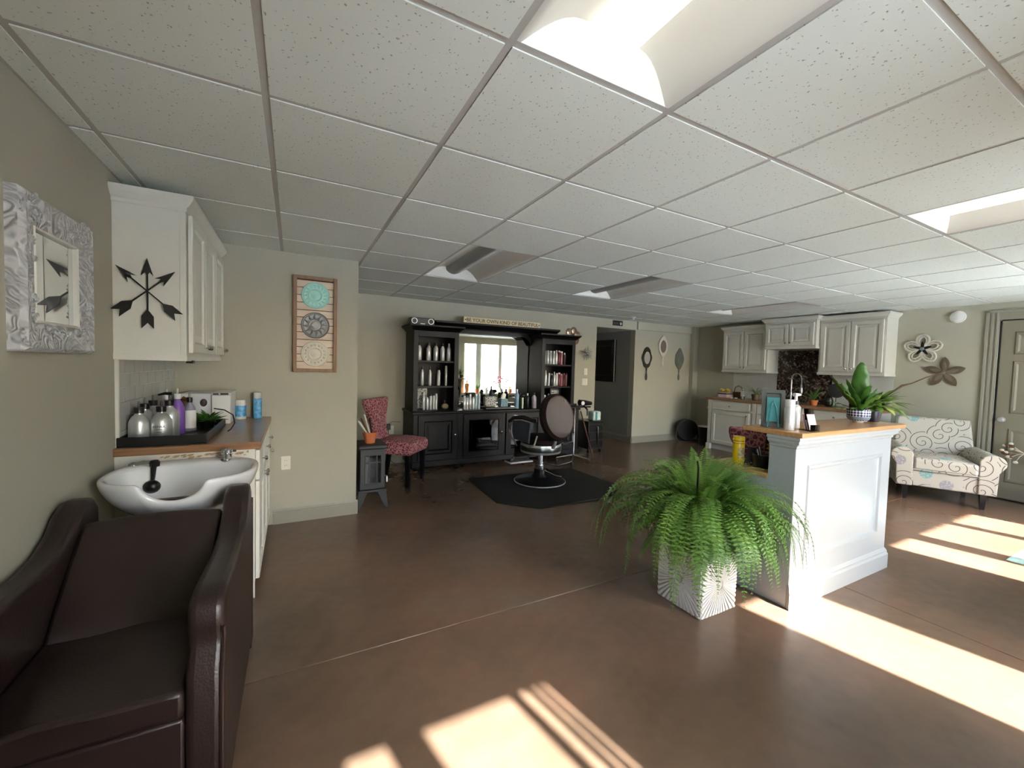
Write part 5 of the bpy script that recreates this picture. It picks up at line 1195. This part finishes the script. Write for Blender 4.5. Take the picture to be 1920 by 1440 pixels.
for q in range(9):
    az = q*.75+.3; obj('leaf', blade(B(), (0, 0, .06), az, .16+.08*(q % 3), .03, 1.2-.25*(q % 4), .9, 8), LEAFD if q % 2 else LEAFG, t)
t = thing('black_vase', 'rounded black vase beside the terracotta potted plant', 'vase', (8.12, 2.66, KZ)); obj('body', lathe(B(), [(.03, 0), (.05, .02), (.06, .08), (.04, .14), (.03, .17), (.035, .18)], seg=20), BLKP, t)
t = thing('makeup_mirror', 'round magnifying mirror on a stand by the black vase on the kitchen worktop', 'mirror', (8.05, 2.54, KZ), math.radians(-65))
obj('stand', lathe(B(), [(.06, 0), (.06, .008), (.008, .016), (.007, .14)], seg=20), BLKP, t)
obj('rim', lathe(B(), [(.098, .005), (.102, 0), (.098, -.008), (.088, -.010)], (0, 0, .235), 32, axis='y'), BLKP, t); obj('glass', lathe(B(), [(.088, -.008), (0, -.008)], (0, 0, .235), 32, axis='y'), mat('bright_mirror', '#eeeeee', .25, .9), t)
t = thing('wicker_basket', 'brown wicker basket on the kitchen worktop near the corner', 'basket', (8.20, 4.08, KZ)); obj('body', lathe(B(), [(.07, 0), (.085, .08), (.09, .11), (.08, .11), (.075, .08), (0, .07)], seg=20), BASKET, t); obj('handle', tube(B(), [(0, .08, .10), (0, .06, .19), (0, 0, .22), (0, -.06, .19), (0, -.08, .10)], .008, 6), BASKET, t)
t = thing('snack_box', 'pink white box heaped with yellow wrapped snacks at the worktop end', 'box', (8.12, 4.27, KZ)); obj('box', bx(-.08, -.085, 0, .08, .085, .085), PINKW, t, bevel=.004); obj('dark_band', bx(-.083, -.088, .06, .083, .088, .078), BLKP, t, smooth=0)
random.seed(6)
for q in range(12): obj('wrapper', sphere(B(), (random.uniform(-.05, .05), random.uniform(-.07, .07), .105+.035*random.random()), .035, 1, 1, .8, 8), YCLOTH, t)
t = thing('soap_dispenser', 'white soap dispenser on the worktop between basket and spider plant', 'dispenser', (8.10, 3.92, KZ)); obj('body', bx(-.03, -.035, 0, .03, .035, .135), PLAST, t, bevel=.008); obj('pump', tube(B(), [(0, 0, .135), (0, 0, .165), (-.035, 0, .165)], .007, 8), PLAST, t)
for k, (x, y) in enumerate(((8.0, 4.07), (8.02, 4.00))):
    t = thing('white_cup', 'small white dish on the worktop, %s one beside the snack box' % ('nearer', 'farther')[1-k], 'dish', (x, y, KZ)); obj('body', lathe(B(), [(.018, 0), (.028, .02), (.025, .02), (.015, .006), (0, .006)], seg=14), CERAM, t)
t = thing('glass_jar', 'small clear jar on the worktop in front of the spider plant', 'jar', (7.99, 3.86, KZ)); obj('body', lathe(B(), [(.025, 0), (.028, .005), (.028, .05), (.02, .055)], seg=14), CLEARP, t); obj('lid', lathe(B(), [(.02, .055), (.02, .065), (0, .066)], seg=14), STEEL, t)
for k, (y, m, lab, h) in enumerate(((2.40, BLKP, 'short black tin on the kitchen worktop behind the bar plants', .10), (2.30, DKRED, 'dark red tin on the kitchen worktop behind the bar plants', .09))):
    t = thing('tin', lab, 'tin', (8.2, y, KZ)); obj('body', lathe(B(), [(.04, 0), (.042, .004), (.042, h-.01), (.04, h-.008)], seg=18), m, t); obj('lid', lathe(B(), [(.043, h-.012), (.043, h), (0, h)], seg=18), m, t)
# fan and bin
t = thing('floor_fan', 'round black floor fan standing in the back corner', 'fan', (8.05, 4.98, 0), math.radians(-25))
bm = B()
for q in range(9): r = .03+.15*q/8; lathe(bm, [(r-.002, -.055+.0*q), (r, -.058), (r+.002, -.055)], (0, 0, .24), 28, axis='y')
for q in range(20): a = 2*PI*q/20; tube(bm, [(.02*math.cos(a), -.06, .24+.02*math.sin(a)), (.185*math.cos(a), -.05, .24+.185*math.sin(a)), (.195*math.cos(a), 0, .24+.195*math.sin(a))], .002, 4)
tag(obj('grille', bm, FANB, t), None, None, None, 'stuff')
obj('housing', lathe(B(), [(.198, -.03), (.205, 0), (.198, .05), (.12, .09), (0, .10)], (0, 0, .24), 32, axis='y'), FANB, t)
for q in range(5):
    a = 2*PI*q/5; bm = B(); prism(bm, [(.02, -.03), (.15, -.06), (.17, .0), (.15, .05), (.02, .03)], .004, 'y', 0); bmesh.ops.rotate(bm, cent=(0, 0, 0), matrix=Matrix.Rotation(a, 3, 'Y'), verts=bm.verts); obj('blade', bm, BLKP, t, smooth=0, loc=(0, -.01, .24))
obj('hub', lathe(B(), [(.03, -.03), (.03, .02)], (0, 0, .24), 16, axis='y'), FANB, t)
obj('stand', tube(B(), [(-.20, .0, .24), (-.22, 0, .10), (-.18, -.04, .012), (.18, -.04, .012), (.22, 0, .10), (.20, 0, .24)], .011, 8), FANB, t)
t = thing('waste_bin', 'black waste bin between the fan and the kitchen base cabinet', 'bin', (8.10, 4.62, 0)); obj('body', lathe(B(), [(.10, 0), (.125, .35), (.12, .35), (.10, .02), (0, .02)], seg=24), BLKP, t); obj('rim', lathe(B(), [(.128, .345), (.132, .355), (.124, .36), (.118, .35)], seg=24), STEEL, t)

# ------------------------------------------------------------------ wall decor right wall
def petal_poly(L_, w_, n=9, tip=0):
    return [(0, 0)]+[(L_*k/n, w_/2*math.sin(PI*(k/n)**(.9 if not tip else 1.15))**.8) for k in range(1, n)]+[(L_, 0)]+[(L_*k/n, -w_/2*math.sin(PI*(k/n)**(.9 if not tip else 1.15))**.8) for k in range(n-1, 0, -1)]
def wallflower(label, y, z, mats, R, kind):
    t = thing('wall_flower', label, 'wall decoration', (XR, y, z), -PI/2)
    for q in range(5):
        a = PI/2+q*2*PI/5
        def rot(bm): bmesh.ops.rotate(bm, cent=(0, 0, 0), matrix=Matrix.Rotation(-a, 3, 'Y'), verts=bm.verts); return bm
        if kind == 0:
            pts = [(R*.22+(R*.78)*(.5+.5*math.cos(b_)) if False else R*.60+R*.40*math.cos(b_), -.02, R*.33*math.sin(b_)) for b_ in lsp(0, 2*PI, 19)]
            pe = obj('petal', rot(tube(B(), pts, .012, 6)), mats[0], t)
            pts = [(R*.55+R*.26*math.cos(b_), -.022, R*.19*math.sin(b_)) for b_ in lsp(0, 2*PI, 15)]
            obj('inner_loop', rot(tube(B(), pts, .009, 6)), mats[0], pe)
            for sgn in (-1, 1): obj('scroll', rot(tube(B(), [(R*.85, -.022, sgn*R*.02), (R*.92, -.022, sgn*R*.12), (R*.84, -.022, sgn*R*.2), (R*.78, -.022, sgn*R*.13)], .005, 6)), mats[0], pe)
            obj('inner_petal', rot(prism(B(), petal_poly(R*.52, R*.17), .006, 'y', -.034)), mats[1], t, smooth=0)
        else:
            pe = obj('petal', rot(prism(B(), petal_poly(R*1.05, R*.48, tip=1), .008, 'y', -.02)), mats[0], t, smooth=0, bevel=.002)
            obj('inner_petal', rot(prism(B(), petal_poly(R*.72, R*.26, tip=1), .008, 'y', -.028)), mats[1], pe, smooth=0, bevel=.002)
    obj('center', sphere(B(), (0, -.035, 0), R*.12, 1, .5, 1, 12), mats[2], t)
    return t
wallflower('white openwork metal flower with black inner petals on the greige wall', 1.805, 1.742, (mat('whitewashed_metal', '#c4bfb2', .7, noise=.2), CANVAS, mat('bluegray_bead', '#6f7a80', .5)), .185, 0)
wallflower('dark brown metal flower with five pointed petals below the white one', 1.592, 1.44, (mat('rusty_brown', '#5c5040', .6, noise=.3), mat('rusty_dark', '#6d6353', .6, noise=.3), mat('rust_bead', '#776c5c', .6)), .19, 1)
t = thing('smoke_alarm', 'round white alarm disc on the wall above the two metal flowers', 'alarm', (XR, 1.505, 2.125), -PI/2)
obj('base', lathe(B(), [(.072, 0), (.074, -.012), (.068, -.016)], seg=28, axis='y'), OUTL, t); obj('cover', lathe(B(), [(.066, -.014), (.064, -.03), (.05, -.038), (0, -.040)], seg=28, axis='y'), PLAST, t)

# ------------------------------------------------------------------ armchair
ac = thing('armchair', 'cream armchair with plum scroll print and teal dots beside the grey door', 'armchair', (7.86, 1.42, 0), math.radians(-63.5))
# local: faces -y
obj('seat_base', bx(-.325, -.34, .16, .325, .30, .335), SCROLL, ac, bevel=.012)
bm = grid_solid(B(), lsp(-.255, .255, 13), lsp(-.36, .24, 12), lambda x, y: .475+.025*(1-(x/.26)**2)*(1-((y+.06)/.31)**2), lambda x, y: .338)
obj('seat_cushion', bm, SCROLL, ac, smooth=60, bevel=.03)
obj('piping', tube(B(), [(-.25, -.352, .346), (0, -.362, .346), (.25, -.352, .346)], .006, 6), SCROLL, ac)
pts = [(.22, .30), (.37, .34), (.40, .60), (.42, .86), (.415, .885), (.36, .895), (.33, .87), (.27, .55), (.235, .42)]
bm = prism(B(), pts, .72, 'x', -.36)
for v in bm.verts:
    f = max(0, (v.co.z-.45)/.4); v.co.x *= (1-.10*f)+.03*0; 
obj('backrest', bm, SCROLL, ac, smooth=60, bevel=.025)
for s in (-1, 1):
    cx = s*.335
    poly = [(cx-s*.085, .16), (cx-s*.085, .44)]+[(cx+s*(.012)+(-s)*.098*math.cos(a), .50+.085*math.sin(a)) for a in lsp(-.25, PI+.6, 14)]+[(cx+s*.06, .40), (cx+s*.052, .16)]
    bm = prism(B(), poly, .70, 'y', -.355)
    for v in bm.verts:
        if v.co.z > .4: v.co.z -= .03*max(0, (v.co.y-.0))*0
    a = obj('arm', bm, SCROLL, ac, smooth=60); bv = a.modifiers.new('b', 'BEVEL'); bv.width = .01; bv.segments = 3; bv.limit_method = 'ANGLE'; bv.angle_limit = math.radians(60)
for x, y in ((-.30, -.30), (.30, -.30), (-.28, .26), (.28, .26)):
    bm = B(); n0 = [(-.026, -.026), (.026, -.026), (.026, .026), (-.026, .026)]
    a = [bm.verts.new((x+u*.65, y+v*.65, 0)) for u, v in n0]; b_ = [bm.verts.new((x+u, y+v, .165)) for u, v in n0]
    bm.faces.new(a[::-1]); bm.faces.new(b_)
    for q in range(4): bm.faces.new((a[q], a[(q+1) % 4], b_[(q+1) % 4], b_[q]))
    obj('leg', bm, BLKP, ac, smooth=0)

# small things at the right frame edge
RUGM = mat('turquoise_white_print', '#a9cfd0', .35, noise=.5, nscale=9)
tag(obj('floor_mat', bx(6.10, -.05, .001, 6.75, .505, .006), RUGM, smooth=0), 'pale turquoise and white glossy sheet lying in the sun at the right frame edge', 'mat')
t = thing('dried_flowers', 'bunch of dried beige flowers hung low on the grey panelled door', 'flowers', (XR-.002, .90, .56), -PI/2)
random.seed(8)
for q in range(16):
    a = random.uniform(2.2, 4.2) if q < 11 else random.uniform(0, 6.28); r = .10+.07*random.random()
    obj('stem', tube(B(), [(0, -.02, 0), (.5*r*math.cos(a), -.05, .4*r*math.sin(a)), (r*math.cos(a), -.045, r*math.sin(a)-.01)], [.003, .003, .0015], 5), [STEM, PLANK, IVORY][q % 3], t)
    obj('bloom', sphere(B(), (r*math.cos(a), -.045, r*math.sin(a)-.01), .016+.008*random.random(), 1, .7, .8, 8), [PLANK, BASKET, IVORY][q % 3], t)
# plants on the sill of the big front window, seen in the hutch mirror
def sillplant(label, x, m, pm, h, n, L_, pr=.07, z=.501, cat='plant', name='sill_plant'):
    t = thing(name, label, cat, (x, YF+.085, z)); obj('pot', lathe(B(), [(pr*.7, 0), (pr, h), (pr*.9, h), (0, h*.9)], seg=18), pm, t)
    for q in range(n):
        az = random.uniform(0, 6.28); el = .5+random.random()*.9
        if m is PINKF:
            d = Vector((math.cos(az)*math.cos(el), .3*math.sin(az)*math.cos(el), math.sin(el)))*L_*random.uniform(.6, 1)
            obj('stem', tube(B(), [(0, 0, h*.9), tuple(d*.6+Vector((0, 0, h))), tuple(d+Vector((0, 0, h)))], .003, 4), LEAFG, t); obj('blossom', sphere(B(), tuple(d+Vector((0, 0, h))), .035, 1, 1, .7, 8), m, t)
        else: obj('leaf', blade(B(), (0, 0, h*.85), az, L_*random.uniform(.6, 1), .035, el, 1.0, 6), m, t)
    return t
random.seed(12)
sillplant('orange planter with dark leafy plant seen in the hutch mirror', 6.08, LEAFD, ORANGE, .30, 14, .5, .075)
sillplant('bushy yellow green plant on the window sill seen in the mirror', 6.42, LEAFG2, TERRA, .12, 26, .26)
sillplant('low green plant on the window sill between the yellow green one and pink flowers', 6.75, LEAFG, PLAST, .12, 16, .16)
sillplant('pink flowering plant on the window sill seen in the mirror', 7.25, PINKF, PLAST, .14, 18, .42)
sillplant('pale green plant on the window sill at the curtain end', 7.6, LEAFP, TERRA, .12, 20, .24)
